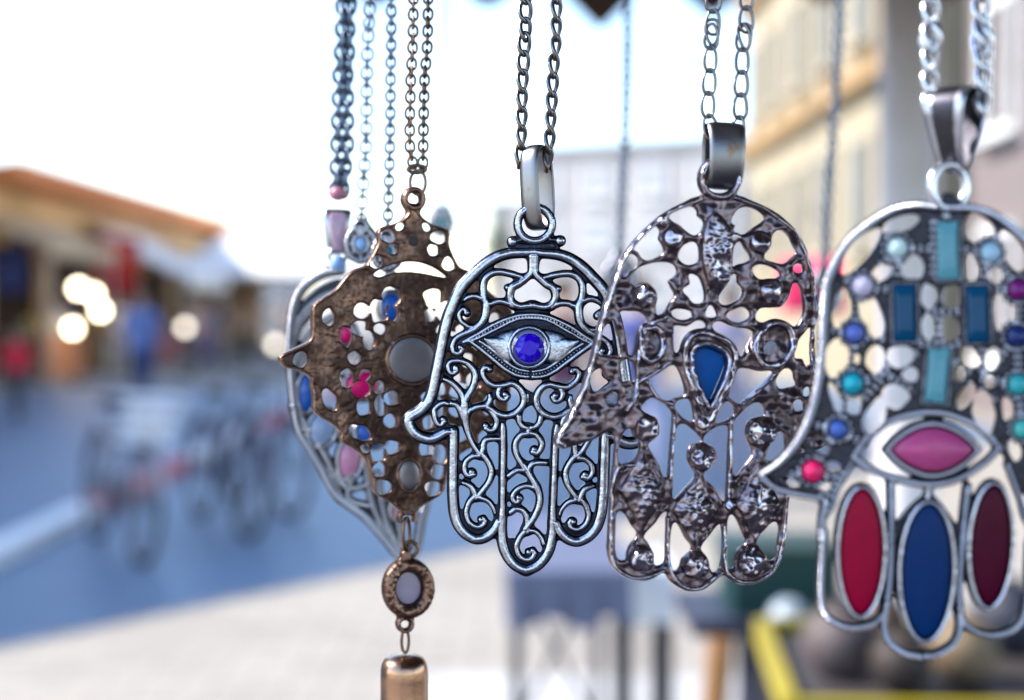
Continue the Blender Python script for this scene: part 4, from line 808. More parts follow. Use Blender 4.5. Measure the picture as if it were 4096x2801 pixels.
# ================================================================== buildings
def wall_building(name, label, x0, x1, y0, y1, h, wallm, face, win, roofm=None, trim=None, cornice=None, wm=None):
    """box with windows let into the faces given; win = (z list, spacing, width, height)"""
    t = thing(name, ((x0+x1)/2, (y0+y1)/2, 0), label, 'building'); L = Vector(t.location)
    b = MB(); b.box((0, 0, h/2), (x1-x0, y1-y0, h)); b.obj('wall', wallm, t)
    b = MB(); b.box((0, 0, h+.15), (x1-x0+.5, y1-y0+.5, .3)); b.obj('roof', roofm or wallm, t)
    fr = trim or MATS.get('white frame') or plain('white frame', (.7,.7,.68), .5); gl = wm or MATS.get('window glass') or plain('window glass', (.16,.22,.28), .08)
    zs, sp, ww, wh = win
    for fc in face:
        ax = 1 if fc in ('W', 'E') else 0; lo, hi = (y0, y1) if ax else (x0, x1); n = int((hi-lo)/sp)
        for z in zs:
            for i in range(n):
                c = lo+(i+.5)*(hi-lo)/n
                if fc == 'W': p = Vector((x0, c, z)); M = Matrix.Rotation(math.pi/2, 3, 'Z')
                elif fc == 'E': p = Vector((x1, c, z)); M = Matrix.Rotation(-math.pi/2, 3, 'Z')
                else: p = Vector((c, y0, z)); M = Matrix.Identity(3)
                M = M if fc != 'W' else Matrix.Rotation(-math.pi/2, 3, 'Z')
                b = MB()
                for cx_, cz_, sx, sz in ((0, wh/2+.06, ww+.24, .12), (0, -wh/2-.06, ww+.24, .12), (-ww/2-.06, 0, .12, wh), (ww/2+.06, 0, .12, wh), (0, 0, .07, wh)):
                    b.box(M @ Vector((cx_, -.04, cz_)), (sx, .14, sz), M=M)
                f = b.obj('window', fr, t, p-L)
                b = MB(); b.box(M @ Vector((0, -.012, 0)), (ww, .03, wh), M=M); b.obj('pane', gl, f)
                b = MB(); b.box(M @ Vector((0, -.12, -wh/2-.15)), (ww+.4, .24, .06), M=M); b.obj('sill', fr, f)
    if cornice:
        for z, th in cornice[0]:
            b = MB()
            if 'W' in face: b.box((x0-.14-(x0+x1)/2, 0, z), (.3, y1-y0+.3, th))
            if 'S' in face: b.box((0, y0-.14-(y0+y1)/2, z), (x1-x0+.3, .3, th))
            b.obj('cornice', cornice[1], t)
    return t
YEL = plain('warm yellow plaster', (.32,.27,.185), .8, var=.1, scale=.4); OCH = plain('ochre band', (.3,.19,.08), .8, var=.1, scale=1)
wall_building('yellow_building', 'warm yellow building with ochre bands and pale blue windows at the right', 6, 15, 20.4, 36.5, 13, YEL, 'W', ((3.4, 6.9, 10.2), 2.6, 1.0, 1.7), plain('grey roof', (.25,.24,.24), .8), cornice=(((5.3, .35), (8.9, .35)), OCH), trim=plain('cream frame', (.42,.37,.29), .6), wm=plain('blue shutter', (.2,.28,.34), .4))
wall_building('stone_building', 'pinkish stone building at the far right with dark doorways', 6.4, 14, 9, 20.0, 9, plain('pink stone', (.17,.14,.14), .85, var=.12, scale=.6), 'W', ((1.6, 4.6, 7.2), 2.3, 1.1, 1.6), MATS['grey roof'], wm=plain('brown shutter', (.1,.06,.05), .5))
wall_building('apartment_block', 'pale flat roofed apartment block in the far middle', 2.6, 13, 62, 74, 8.3, plain('pale render', (.4,.385,.39), .8, var=.08, scale=.3), 'SW', ((2.0, 4.6, 6.9), 2.2, 1.1, 1.3), MATS['grey roof'], wm=plain('pale glass', (.42,.43,.46), .4))
wall_building('apartment_block', 'lower pale house with small windows left of the far apartment block', 1.0, 4.6, 84, 95, 7.4, MATS['pale render'], 'S', ((2.2, 5.0), 1.8, .9, 1.2), MATS['grey roof'], wm=MATS['pale glass'])
t = thing('street_building', (-17, 10, 0), 'sand coloured flat roofed building outside the left of the view, shading the street', 'building'); L = Vector((-17, 10, 0))
fp = [(-24,-1.8),(-9.6,16.1),(-10,26),(-30,26)]; SAND = plain('sand plaster', (.5,.45,.38), .85, var=.1, scale=.4)
b = MB(); b.add([Vector((x, y, 0))-L for x, y in fp]+[Vector((x, y, 12))-L for x, y in fp], [(3,2,1,0),(4,5,6,7),(0,1,5,4),(1,2,6,5),(2,3,7,6),(3,0,4,7)]); b.obj('wall', SAND, t)
dv = Vector((14.4, 17.9, 0)); ang = math.atan2(dv.y, dv.x); M = Matrix.Rotation(ang, 3, 'Z')
for z in (2, 5.2, 8.4):
    for i in range(5):
        c = Vector((-24, -1.8, z))+dv*((i+.5)/5)-L; b = MB()
        for cx_, cz_, sx, sz in ((0, .91, 1.44, .12), (0, -.91, 1.44, .12), (-.66, 0, .12, 1.7), (.66, 0, .12, 1.7)): b.box(c+M @ Vector((cx_, -.04, cz_)), (sx, .14, sz), M=M)
        f = b.obj('window', MATS['white frame'], t); b = MB(); b.box(c+M @ Vector((0, -.012, 0)), (1.2, .03, 1.7), M=M); b.obj('pane', MATS['window glass'] if 'window glass' in MATS else plain('window glass', (.16,.22,.28), .08), f)
wall_building('far_house', 'grey roofed house far behind the white market canopies', -13.2, -10.4, 66, 74, 4.7, MATS['pale render'], 'S', ((2.2, 4.8), 2.0, 1, 1.3), MATS['grey roof'])

for o in list(bpy.data.objects):
    if o.name.startswith('apartment_block'): o.rotation_euler = (0, 0, -.5)
# market hall with a terracotta eave
mh = thing('market_hall', (-12, 42, 0), 'long low market hall with an orange tiled eave and open dark stalls', 'building'); L = Vector((-12, 42, 0))
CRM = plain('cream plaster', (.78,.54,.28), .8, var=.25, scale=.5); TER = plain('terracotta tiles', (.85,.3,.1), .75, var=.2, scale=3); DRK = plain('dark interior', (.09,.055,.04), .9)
b = MB(); b.box((1.9, 0, 3.25), (.25, 31, 1.1)); b.box((-1.8, 0, 1.95), (.25, 31, 3.9)); b.box((0, 15.4, 1.95), (3.9, .25, 3.9)); b.obj('wall', CRM, mh)
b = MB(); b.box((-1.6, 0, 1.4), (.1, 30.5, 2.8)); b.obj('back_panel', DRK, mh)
b = MB(); b.box((0.2, 0, 3.98), (5.2, 32, .22)); rf = b.obj('roof', TER, mh)
b = MB(); b.box((0, 0, 0), (.24, .5, .34)); tm = b.mesh('eave_tile'); tm.materials.append(TER)
for i in range(60):
    o = bpy.data.objects.new('eave_tile', tm); COL.objects.link(o); o.parent = rf; o.location = (2.85, -15.6+i*.53, 3.98+.03*(i % 2))
for i in range(9):
    b = MB(); b.box((0, 0, 1.35), (.28, .28, 2.7)); b.box((0, 0, 2.64), (.4, .4, .12)); b.obj('pillar', CRM, mh, (1.9, -15+i*3.75, 0))
# awnings and tents
WHT = plain('white canvas', (.86,.84,.8), .8, var=.05, scale=1.5); POLE = plain('grey pole', (.3,.3,.33), .4, .6)
def awning(label, x0, z0, x1, z1, y0, y1, mat=WHT):
    t = thing('awning', (x1, (y0+y1)/2, 0), label, 'awning'); L = Vector(t.location); n = 8; V = []; F = []
    for s_ in (0, .05):
        for i in range(n+1):
            f = i/n
            for y in (y0, y1): V.append(Vector((x0+(x1-x0)*f, y, z0+(z1-z0)*f-.12*math.sin(math.pi*f)-s_))-L)
    m = 2*(n+1)
    for i in range(n): a = 2*i; F += [(a, a+2, a+3, a+1), (m+a, m+a+1, m+a+3, m+a+2), (a, m+a, m+a+2, a+2), (a+1, a+3, m+a+3, m+a+1)]
    F += [(0, 1, m+1, m), (2*n, m+2*n, m+2*n+1, 2*n+1)]
    link('canvas', pyd('canvas', V, F), mat, t)
    b = MB(); k_ = 9
    for i in range(k_):
        ya = y0+(y1-y0)*i/k_; yb = y0+(y1-y0)*(i+1)/k_; q = [Vector((x1+.01, ya, z1-.06))-L, Vector((x1+.01, yb, z1-.06))-L, Vector((x1+.01, yb-.05, z1-.26))-L, Vector((x1+.01, (ya+yb)/2, z1-.34))-L, Vector((x1+.01, ya+.05, z1-.26))-L]
        b.add(q+[v+Vector((.02, 0, 0)) for v in q], [(0,1,2,3,4),(9,8,7,6,5)])
    b.obj('valance', mat, t)
    for y in (y0+.1, y1-.1): b = MB(); b.tube([Vector((x1-.08, y, 0))-L, Vector((x1-.08, y, z1-.06))-L], .035, 8); b.obj('pole', POLE, t)
    return t
awning('white sloping awning on the market hall beside the red hanging cloth', -9.9, 3.5, -7.5, 2.15, 33, 37.5)
awning('cream awning close to the left edge under the orange eave', -9.8, 3.2, -8.6, 2.7, 26.5, 31, plain('cream canvas', (.62,.5,.33), .8))
awning('long white awning at the far end of the market hall', -9.8, 3.6, -6.6, 2.3, 46, 57)
def tent(label, x, y, w_, d, h0, h1):
    t = thing('market_tent', (x, y, 0), label, 'tent'); hw, hd = w_/2, d/2
    V = [(-hw,-hd,h0),(hw,-hd,h0),(hw,hd,h0),(-hw,hd,h0),(0,-hd*.1,h1),(0,hd*.1,h1)]; V += [(a, b_, c-.05) for a, b_, c in V]
    F = [(0,1,4),(1,2,5,4),(2,3,5),(3,0,4,5)]; F += [tuple(i+6 for i in f[::-1]) for f in F]; F += [(0,6,7,1),(1,7,8,2),(2,8,9,3),(3,9,6,0)]
    link('canvas', pyd('canvas', V, F), WHT, t, (0,0,0), False)
    for a, b_ in ((-1,-1),(1,-1),(1,1),(-1,1)): b = MB(); b.tube([(a*(hw-.06), b_*(hd-.06), 0), (a*(hw-.06), b_*(hd-.06), h0)], .03, 8); b.obj('pole', POLE, t)
    return t
tent('big white market tent with a peaked roof, nearest to the middle of the view', -6.9, 41.5, 4.6, 7.5, 2.3, 4.3)
tent('second white market tent standing behind the peaked one', -5.4, 52, 3.4, 5, 2.1, 3.7)

# ================================================================== people
def build_body(walk):
    J = [(0,0,.98),(0,-.01,1.15),(0,0,1.33),(0,0,1.47),(0,-.01,1.56),(0,-.02,1.66),(0,-.02,1.74)]
    R = [(.155,.11),(.145,.1),(.17,.11),(.09,.075),(.055,.058),(.083,.1),(.06,.075)]; E = [(i, i+1) for i in range(6)]
    st = .2 if walk else .0
    for s in (-1, 1):
        k = len(J); f = s*st
        J += [(s*.1,0,.9),(s*.105,-f*.8,.5),(s*.11,-f*1.0+(.12 if f < 0 else .02),.09),(s*.115,-f*1.0-.12+(.1 if f < 0 else 0),.05)]
        R += [(.095,.095),(.062,.065),(.042,.045),(.04,.035)]; E += [(0,k),(k,k+1),(k+1,k+2),(k+2,k+3)]
        k = len(J); g = -f*.9
        J += [(s*.19,0,1.42),(s*.255,.02-g*.3,1.15),(s*.26,-.05-g*.9,.92),(s*.25,-.08-g*1.0,.82)]
        R += [(.062,.062),(.046,.046),(.034,.034),(.038,.022)]; E += [(2,k),(k,k+1),(k+1,k+2),(k+2,k+3)]
    me = bpy.data.meshes.new('body'); me.from_pydata(J, E, []); o = bpy.data.objects.new('tmp', me); COL.objects.link(o)
    sk = o.modifiers.new('s', 'SKIN'); ss = o.modifiers.new('u', 'SUBSURF'); ss.levels = 2; ss.render_levels = 2
    for v, r in zip(me.skin_vertices[0].data, R): v.radius = r
    me.skin_vertices[0].data[0].use_root = True
    dg = bpy.context.evaluated_depsgraph_get(); dg.update(); out = bpy.data.meshes.new_from_object(o.evaluated_get(dg)); bpy.data.objects.remove(o)
    out.name = 'body'; out.materials.clear()
    for nm in ('skin tone', 'cloth', 'trousers', 'shoes'): out.materials.append(MATS.get(nm) or plain(nm, (.35,.22,.16) if nm == 'skin tone' else (.05,.05,.06), .6))
    for p in out.polygons:
        c = p.center; arm = abs(c.x) > .185+max(0, (c.z-1.3))*.2
        p.material_index = 3 if c.z < .09 else (0 if (c.z > 1.49 or (arm and c.z < 1.1 and c.z > .7)) else (2 if c.z < .96 else 1)); p.use_smooth = True
    return out
BODY = [build_body(False), build_body(True)]
def cloth(col):
    nm = 'cloth %.2f %.2f %.2f' % col; return MATS.get(nm) or plain(nm, col, .8, var=.15, scale=8)
SKIN = plain('skin', (.42,.26,.19), .55); SHOE = plain('shoe', (.04,.035,.03), .6)
def person(label, x, y, shirt, legs, hair=(.03,.02,.015), h=1.72, face=0.0, walk=0, scarf=None, group='people in the market street', z=0):
    t = thing('person', (x, y, z), label, 'person', group, face); s = h/1.8
    o = bpy.data.objects.new('body', BODY[walk]); COL.objects.link(o); o.parent = t; o.scale = (s, s, s)
    for i, m in enumerate((SKIN, cloth(shirt), cloth(legs), SHOE)): o.material_slots[i].link = 'OBJECT'; o.material_slots[i].material = m
    b = MB(); R = .112
    V = []; F = []; n = 14
    for i in range(7):
        a = math.pi*.62*i/6
        for k_ in range(n): th_ = 2*math.pi*k_/n; r = R*math.sin(a); cut = .03*max(0, -math.sin(th_))*(i/6)*2.4; V.append((r*math.cos(th_)*.92, r*math.sin(th_)*1.1+.01, 1.69+R*math.cos(a)*1.05+cut))
    for i in range(6):
        for k_ in range(n): F.append((i*n+k_, (i+1)*n+k_, (i+1)*n+(k_+1) % n, i*n+(k_+1) % n))
    b.add(V, F); hd = b.obj('headscarf' if scarf else 'hair', cloth(scarf or hair), t, (0, 0, 0), True); hd.scale = (s, s, s)
    b = MB(); b.add([(-.012,-.115,1.655),(.012,-.115,1.655),(0,-.145,1.65),(0,-.115,1.69)], [(0,2,1),(0,3,2),(1,2,3)])
    for e in (-.033, .033): b.ball((e, -.112, 1.69), .011, 8)
    fo = b.obj('face', plain('face detail', (.2,.1,.08), .5) if 'face detail' not in MATS else MATS['face detail'], t); fo.scale = (s, s, s)
    return t
person('man in a bright blue shirt and navy trousers walking beyond the bicycles', -4.85, 18.6, (.13,.2,.46), (.03,.05,.14), h=1.74, walk=1)
person('child in a red shirt at the left edge of the view', -6.35, 18.2, (.85,.02,.05), (.05,.05,.06), h=1.2, walk=1)
person('grown up in dark clothes at the extreme left, beside the child', -6.85, 17.6, (.03,.035,.06), (.04,.045,.08), h=1.78)
person('person in a wine red top and pale grey trousers behind the blue eyed pendant', -0.1+.48, 10.4, (.09,.015,.05), (.25,.3,.4), h=1.7)
person('person in a violet blue top seen through the pewter pendant', .98, 10.9, (.1,.12,.36), (.3,.33,.5), h=1.72, walk=1)
person('woman in a pale lilac dress between the two hand pendants', 1.9, 12.5, (.36,.33,.45), (.3,.28,.38), h=1.66)
for x, y, s_, l_, lab in ((-8.0, 29, (.7,.66,.6), (.1,.1,.12), 'person in a white shirt at the stalls, nearest the red hanging cloth'), (-9.0, 28, (.75,.7,.6), (.5,.45,.4), 'person in cream clothes at the left stalls'),
   (-6.9, 31, (.6,.36,.26), (.06,.06,.09), 'person in a salmon top under the white awning'), (-6.2, 33, (.45,.3,.2), (.05,.05,.06), 'person in a tan coat in front of the peaked tent'),
   (-6.0, 29, (.03,.045,.12), (.02,.03,.09), 'person in all navy clothes in front of the tents'), (-5.4, 34, (.6,.4,.3), (.3,.2,.15), 'person in a peach shirt at the right of the tents'),
   (-7.6, 34.5, (.5,.5,.62), (.2,.2,.3), 'person in a pale violet shirt deeper in the market'), (-4.6, 38, (.55,.38,.3), (.2,.15,.12), 'person in apricot clothes farthest along the market'), (-9.6, 30.5, (.1,.12,.3), (.05,.05,.08), 'shopkeeper in a blue overall under the cream awning')):
    person(lab, x, y, s_, l_, h=1.62+.02*(int(x*10) % 7), face=random.uniform(-2, 2), walk=random.randint(0, 1))

# ================================================================== stalls with goods, lamps, hanging cloth
def stall(label, x, y, cols):
    t = thing('market_stall', (x, y, 0), label, 'stall', 'stall counters along the market hall')
    b = MB(); b.box((0, 0, .88), (1.1, 2.6, .06)); b.obj('counter', plain('stall wood', (.3,.18,.09), .7) if 'stall wood' not in MATS else MATS['stall wood'], t)
    b = MB(); b.box((.5, 0, .44), (.04, 2.5, .8)); b.obj('front_panel', cloth(cols[0]), t)
    for a in (-.48, .48):
        for c in (-1.2, 1.2): b = MB(); b.box((a, c, .42), (.06, .06, .84)); b.obj('leg', MATS['stall wood'], t)
    return t
def crate(label, x, y, z, col, w_=.5):
    t = thing('crate', (x, y, z), label, 'crate', 'crates of goods on the stall counters')
    b = MB()
    for a in (-1, 1): b.box((a*w_/2, 0, .1), (.02, .6, .2)); b.box((0, a*.3, .1), (w_, .02, .2))
    b.box((0, 0, .01), (w_, .6, .02)); b.obj('box', MATS['stall wood'], t)
    b = MB(); r = random.Random(int(x*91+y*7))
    for i in range(12): b.ball((r.uniform(-.18, .18), r.uniform(-.24, .24), r.uniform(.12, .24)), .07, 8)
    o = b.obj('goods', cloth(col), t, (0, 0, 0), True); o['kind'] = 'stuff'; return t
SC_ = [((.5,.2,.08), (.6,.5,.1), (.55,.1,.05)), ((.6,.55,.5), (.7,.35,.05), (.2,.35,.05)), ((.3,.08,.1), (.6,.6,.5), (.5,.3,.1)), ((.2,.12,.3), (.7,.6,.2), (.6,.2,.2))]
LB = ['nearest market stall counter, with a rust coloured front', 'second market stall counter, with a white front', 'third market stall counter, with a maroon front', 'farthest market stall counter, with a violet front']
for i in range(4):
    y = 28+i*4.2; stall(LB[i], -9.3, y, SC_[i])
    for j, (cn, nmc) in enumerate(((SC_[i][1], 'left'), (SC_[i][2], 'right'))):
        crate('crate of %s goods on the %s' % (['yellow','red','orange','green','pale','brown','golden','pink'][2*i+j], LB[i].split(',')[0]), -9.25, y-.6+1.2*j, .91, cn)
def hanging(label, x, y, z0, z1, w_, col, name='hanging_cloth'):
    t = MB(); n = 10; V = []; F = []
    for k_ in (0, .012):
        for i in range(n+1):
            f = i/n; yo = .05*math.sin(f*11)
            V += [(-w_/2+w_*f, yo+k_, 0), (-w_/2+w_*f*.97+.01, yo*1.8+k_, z0-z1)]
    m = 2*(n+1)
    for i in range(n): a = 2*i; F += [(a, a+1, a+3, a+2), (m+a, m+a+2, m+a+3, m+a+1), (a, a+2, m+a+2, m+a), (a+1, m+a+1, m+a+3, a+3)]
    t.add(V, F); return tag(t.obj(name, cloth(col), None, (x, y, z1), True), label, 'cloth')
hanging('bright red cloth hanging from the market hall eave', -8.95, 32.4, 1.6, 3.0, .95, (.62,.04,.035))
hanging('dark blue cloth hanging at the left end of the market hall', -10.1, 28.6, 1.7, 2.9, .9, (.06,.09,.3))
ps_ = atu(1835, 588, 3.3); hanging('hot pink scarf hanging at the canopy edge behind the pewter pendant', ps_.x, ps_.y, atu(1775, 712, 3.3).z, ps_.z, .1, (.75,.035,.17), 'hanging_scarf')
sf = bpy.data.objects['hanging_scarf']; sf.rotation_euler = (0, 0, .25); b = MB()
for s_ in (-.045, .045): b.tube([(s_, 0, -.01), (0, -.02, .12), (0, -.02, 2.4-ps_.z)], .0025, 6)
b.obj('cord', POLE, sf)
def lamp(label, u, v, d, r, e=1.5, col=(1, .9, .74)):
    p = atu(u, v, d); t = thing('globe_lamp', p, label, 'lamp', 'lit globe lamps strung in the market')
    mn = 'lit globe %g' % e; m = MATS.get(mn) or newmat(mn)[0]
    bs = m.node_tree.nodes['Principled BSDF']; bs.inputs['Emission Color'].default_value = (*col, 1); bs.inputs['Emission Strength'].default_value = e; bs.inputs['Base Color'].default_value = (.8,.8,.8,1)
    b = MB(); b.ball((0, 0, 0), r, 16); b.obj('globe', m, t, (0, 0, 0), True)
    b = MB(); b.lathe([(0, .05), (.04, .05), (.045, 0), (.0, 0)], (0, 0, r-.01), 12); b.obj('cap', POLE, t)
    top = 2.75+.0; b = MB(); b.tube([(0, 0, r+.03), (0, 0, max(.2, top-p.z))], .008, 6); b.obj('cable', POLE, t)
for u, v, d, lab in ((420,743,30,'lit round lamp alone below the white awning'), (625,782,31,'lit round lamp farthest to the right, by the leaf pendant'), (178,655,27,'added fill lamp at the left of the bright cluster'), (212,668,29,'added fill lamp in the middle of the bright cluster'), (228,705,28,'added fill lamp lowest in the bright cluster'), (165,745,27.5,'added fill lamp low under the cream awning')):
    lamp(lab, u, v, d, .095, 6.0 if 'cluster' in lab or 'low under' in lab else 1.5, (1, .82, .55) if 'cluster' in lab or 'low under' in lab else (1, .9, .74))  # warm cluster lamps are added to brighten stalls the sun does not reach

# ================================================================== bicycles
RUB = plain('black rubber', (.02,.02,.022), .7); CHR = plain('chrome', (.16,.16,.18), .35, 1.0)
def bicycle(label, x, y, rz, col, basket=None, lean=.06):
    t = thing('bicycle', (x, y, 0), label, 'bicycle', 'bicycles parked in a row by the kerb', rz); t.rotation_euler = (0, lean, rz)
    fm = cloth(col) if False else plain('bike paint %s' % label[:20], col, .35, coat=.4); R = .34
    for nm, cy in (('rear_wheel', .53), ('front_wheel', -.53)):
        b = MB(); b.tube([(0, cy+R*math.cos(a), R+.005+R*math.sin(a)) for a in [2*math.pi*i/32 for i in range(32)]], .02, 8, True); wl = b.obj(nm, RUB, t, (0, 0, 0), True)
        b = MB(); b.tube([(0, cy+(R-.03)*math.cos(a), R+(R-.03)*math.sin(a)) for a in [2*math.pi*i/32 for i in range(32)]], .012, 6, True); b.obj('rim', CHR, wl, (0, 0, 0), True)
        b = MB()
        for i in range(18): a = 2*math.pi*i/18; b.tube([(.02*(-1)**i, cy, R), (0, cy+(R-.03)*math.cos(a), R+(R-.03)*math.sin(a))], .0022, 4)
        b.tube([(-.05, cy, R), (.05, cy, R)], .022, 8); b.obj('spokes', CHR, wl)
        b = MB()
        a0, a1 = (.3, 2.9)
        b.tube([(0, cy+(R+.04)*math.cos(a0+(a1-a0)*i/14), R+(R+.04)*math.sin(a0+(a1-a0)*i/14)) for i in range(15)], .026, 6); b.obj('mudguard', fm, t, (0, 0, 0), True)
    b = MB(); bb = (0, .1, .28); seat = (0, .22, .78); head = (0, -.33, .82); hl = (0, -.36, .68)
    for p, q, r in ((bb, seat, .017), (bb, hl, .02), ((0, .2, .6), head, .017), (seat, (0, .53, .34), .01), (bb, (0, .53, .34), .011), (head, hl, .02)): b.tube([p, q], r, 8)
    b.obj('frame', fm, t, (0, 0, 0), True)
    b = MB()
    for s in (-.05, .05): b.tube([(s*.6, -.37, .68), (s, -.42, .5), (s, -.53, .34)], .013, 8)
    b.obj('fork', fm, t, (0, 0, 0), True)
    b = MB(); b.tube([(0, -.33, .82), (0, -.32, 1.0)], .014, 8); b.tube([(-.3, -.16, 1.02), (-.22, -.26, 1.04), (0, -.34, 1.01), (.22, -.26, 1.04), (.3, -.16, 1.02)], .013, 8); hb = b.obj('handlebar', CHR, t, (0, 0, 0), True)
    for s in (-1, 1): b = MB(); b.tube([(s*.3, -.16, 1.02), (s*.33, -.06, 1.01)], .018, 8); b.obj('grip', RUB, hb, (0, 0, 0), True)
    b = MB(); b.lathe([(0, 0), (.09, 0), (.1, .03), (.06, .06), (0, .06)], (0, .26, .86), 14, Matrix.Diagonal((.8, 1.35, 1))); b.obj('saddle', RUB, t, (0, 0, 0), True)
    b = MB(); b.tube([seat, (0, .24, .87)], .014, 8); b.obj('seat_post', CHR, t)
    b = MB(); b.tube([(.06, .1+.09*math.cos(a), .28+.09*math.sin(a)) for a in [2*math.pi*i/20 for i in range(20)]], .008, 5, True)
    for s in (-1, 1): b.tube([(s*.06, .1, .28), (s*.09, .1+s*.02, .28-s*.16)], .01, 6); b.box((s*.14, .1+s*.02, .28-s*.16), (.1, .07, .02))
    b.obj('crank', CHR, t)
    if basket:
        b = MB()
        for z in (.72, .8, .88, .97):
            f = .8+.2*(z-.72)/.25; b.tube([(.17*f, -.40, z), (.17*f, -.66*f-.05, z), (-.17*f, -.66*f-.05, z), (-.17*f, -.40, z)], .009, 5, True)
        for i in range(9): a = -.16+.04*i; b.tube([(a*.8, -.56, .72), (a, -.71, .97)], .006, 4)
        b.box((0, -.5, .71), (.26, .24, .02)); b.box((0, -.5, .83), (.19, .17, .17)); b.obj('basket', basket, t)
    return t
bicycle('nearest bicycle, with a white front basket and beige fork', -2.4, 8.6, .52, (.3,.27,.3), plain('white wicker', (.75,.76,.8), .6))
bicycle('second bicycle, dark violet', -1.95, 9.5, .5, (.1,.1,.16))
bicycle('third bicycle, black and leaning', -1.85, 10.4, .55, (.09,.11,.16), lean=.1)

# ================================================================== the jewellery stall's own canopy
t = thing('stall_canopy', (1.1, .8, 0), 'brown canopy over the jewellery stall with a scalloped edge and grey posts', 'canopy'); L = Vector(t.location)
BRN = plain('brown canvas', (.05,.028,.022), .85, var=.2, scale=8)
b = MB(); b.box((-.02, 0, 2.4), (2.9, 5.0, .04)); b.obj('roof', BRN, t)
def valance(p0, p1, n, drops, nm='valance'):
    p0, p1 = Vector(p0), Vector(p1); b = MB(); nv = Vector((0, .012, 0)) if abs(p1.x-p0.x) > abs(p1.y-p0.y) else Vector((.012, 0, 0))
    for i in range(n):
        a = p0.lerp(p1, i/n); c = p0.lerp(p1, (i+1)/n); dr = drops[i % len(drops)]; q = [a, c]
        for k_ in range(9): f = 1-k_/8; x = 2*f-1; q.append(a.lerp(c, f)-Vector((0, 0, .1+dr*(1-abs(x))**.8)))
        q = q; m = len(q); b.add([v-L for v in q]+[v+nv-L for v in q], [tuple(range(m)), tuple(range(2*m-1, m-1, -1))]+[(j, (j+1) % m, m+(j+1) % m, m+j) for j in range(m)])
    b.obj(nm, BRN, t)
tip = atu(1362, 72, 3.3)
xs = tip.x; sc_w = .26
valance((xs-sc_w*2.5, 3.31, 2.38), (xs+sc_w*8.5, 3.31, 2.38), 11, [2.28-tip.z-.05]*2+[2.28-tip.z]+[2.28-tip.z-.03]+[2.28-tip.z-.06]*7)
valance((-.36, -1.7, 2.38), (-.36, 3.3, 2.38), 20, [.08]); valance((2.54, -1.7, 2.38), (2.54, 3.3, 2.38), 20, [.13])
pp = atu(2050, 690, 3.25)
for x, y, r in ((pp.x, 3.22, .066), (-.3, -1.6, .045), (2.48, -1.6, .045), (2.48, 3.2, .045)):
    b = MB(); b.tube([Vector((x, y, 0))-L, Vector((x, y, 2.38))-L], r, 16); b.lathe([(0, 0), (r*2, 0), (r*2, .02), (r*1.1, .05)], Vector((x, y, 0))-L, 16); b.obj('post', plain('violet grey paint', (.72,.7,.76), .5) if 'violet grey paint' not in MATS else MATS['violet grey paint'], t, (0, 0, 0), True)
for x, y in ((.12, .215), (-.0, .29), (.1, .495)):
    b = MB(); b.tube([Vector((x, y, ROD_Z if y < .4 else ROD_Z+.03))-L, Vector((x, y, 2.38))-L], .003, 6); b.obj('hanger', POLE, t)
t = thing('unseen_counter', (.75, -.1, 0), 'unseen dark cloth covered counter added below the hanging pendants to darken their reflections', 'counter')  # unseen, added so the metal above reflects something dark from below
b = MB(); b.box((0, 0, .93), (2.3, 2.2, .04)); b.obj('counter_top', plain('midnight cloth', (.02,.022,.04), .9), t)
b = MB(); b.box((0, 0, .46), (2.2, 2.1, .9)); b.obj('skirt', MATS['midnight cloth'], t)

# the little table with a grey blue cloth, and the white tray
p0, p1 = atu(1165, 1296, 3.7), atu(1400, 1296, 3.7); tz = p0.z
t = thing('cloth_table', ((p0.x+p1.x)/2+.01, 4.22, 0), 'small table draped in a grey blue cloth in the lower middle', 'table'); w_ = p1.x-p0.x+.06; L = Vector(t.location)
GB = plain('grey blue cloth', (.1,.12,.2), .85, var=.12, scale=5); IRON = plain('dark iron', (.05,.05,.06), .5, .5)
b = MB(); b.box((0, 0, tz-.02), (w_-.02, 1.0, .03)); b.obj('table_top', MATS['stall wood'], t)
b = MB(); n = 40; V = []; F = []; hw, hd = w_/2, .54
per = [(-hw+2*hw*i/10, -hd) for i in range(10)]+[(hw, -hd+2*hd*i/10) for i in range(10)]+[(hw-2*hw*i/10, hd) for i in range(10)]+[(-hw, hd-2*hd*i/10) for i in range(10)]
for j, z in enumerate((0, -.04, -.09, -.14)):
    for i, (a, c) in enumerate(per): f = 1+.012*j*math.sin(i*2.1); V.append((a*f, c*f, tz+z-(.02*math.sin(i*1.3) if j == 3 else 0)))
for j in range(3):
    for i in range(n): F.append((j*n+i, (j+1)*n+i, (j+1)*n+(i+1) % n, j*n+(i+1) % n))
F.append(tuple(range(n))); b.add(V, F); b.obj('cloth', GB, t, (0, 0, 0), False)
for a in (-1, 1):
    for c in (-1, 1): b = MB(); b.tube([(a*(hw-.03), c*.48, 0), (a*(hw-.03), c*.48, tz-.03)], .016, 8); b.obj('leg', IRON, t)
b = MB()
for k_ in (-1, 1): b.tube([(k_*(hw-.03), .48, .1), (-k_*(hw-.03), .48, tz-.2)], .01, 6)
b.obj('brace', IRON, t)
q0, q1 = atu(1415, 1340, 4.1), atu(1540, 1400, 4.1)
t = thing('white_bench', ((q0.x+q1.x)/2, 4.35, 0), 'narrow white bench standing right of the draped table', 'bench'); zc = (q0.z+q1.z)/2; wb = q1.x-q0.x
b = MB(); b.box((0, 0, zc), (wb, .36, .16)); b.obj('seat', plain('white lacquer', (.62,.68,.78), .4), t)
for a in (-1, 1):
    for c in (-1, 1): b = MB(); b.box((a*(wb/2-.02), c*.15, zc/2-.04), (.035, .035, zc-.08)); b.obj('leg', IRON, t)

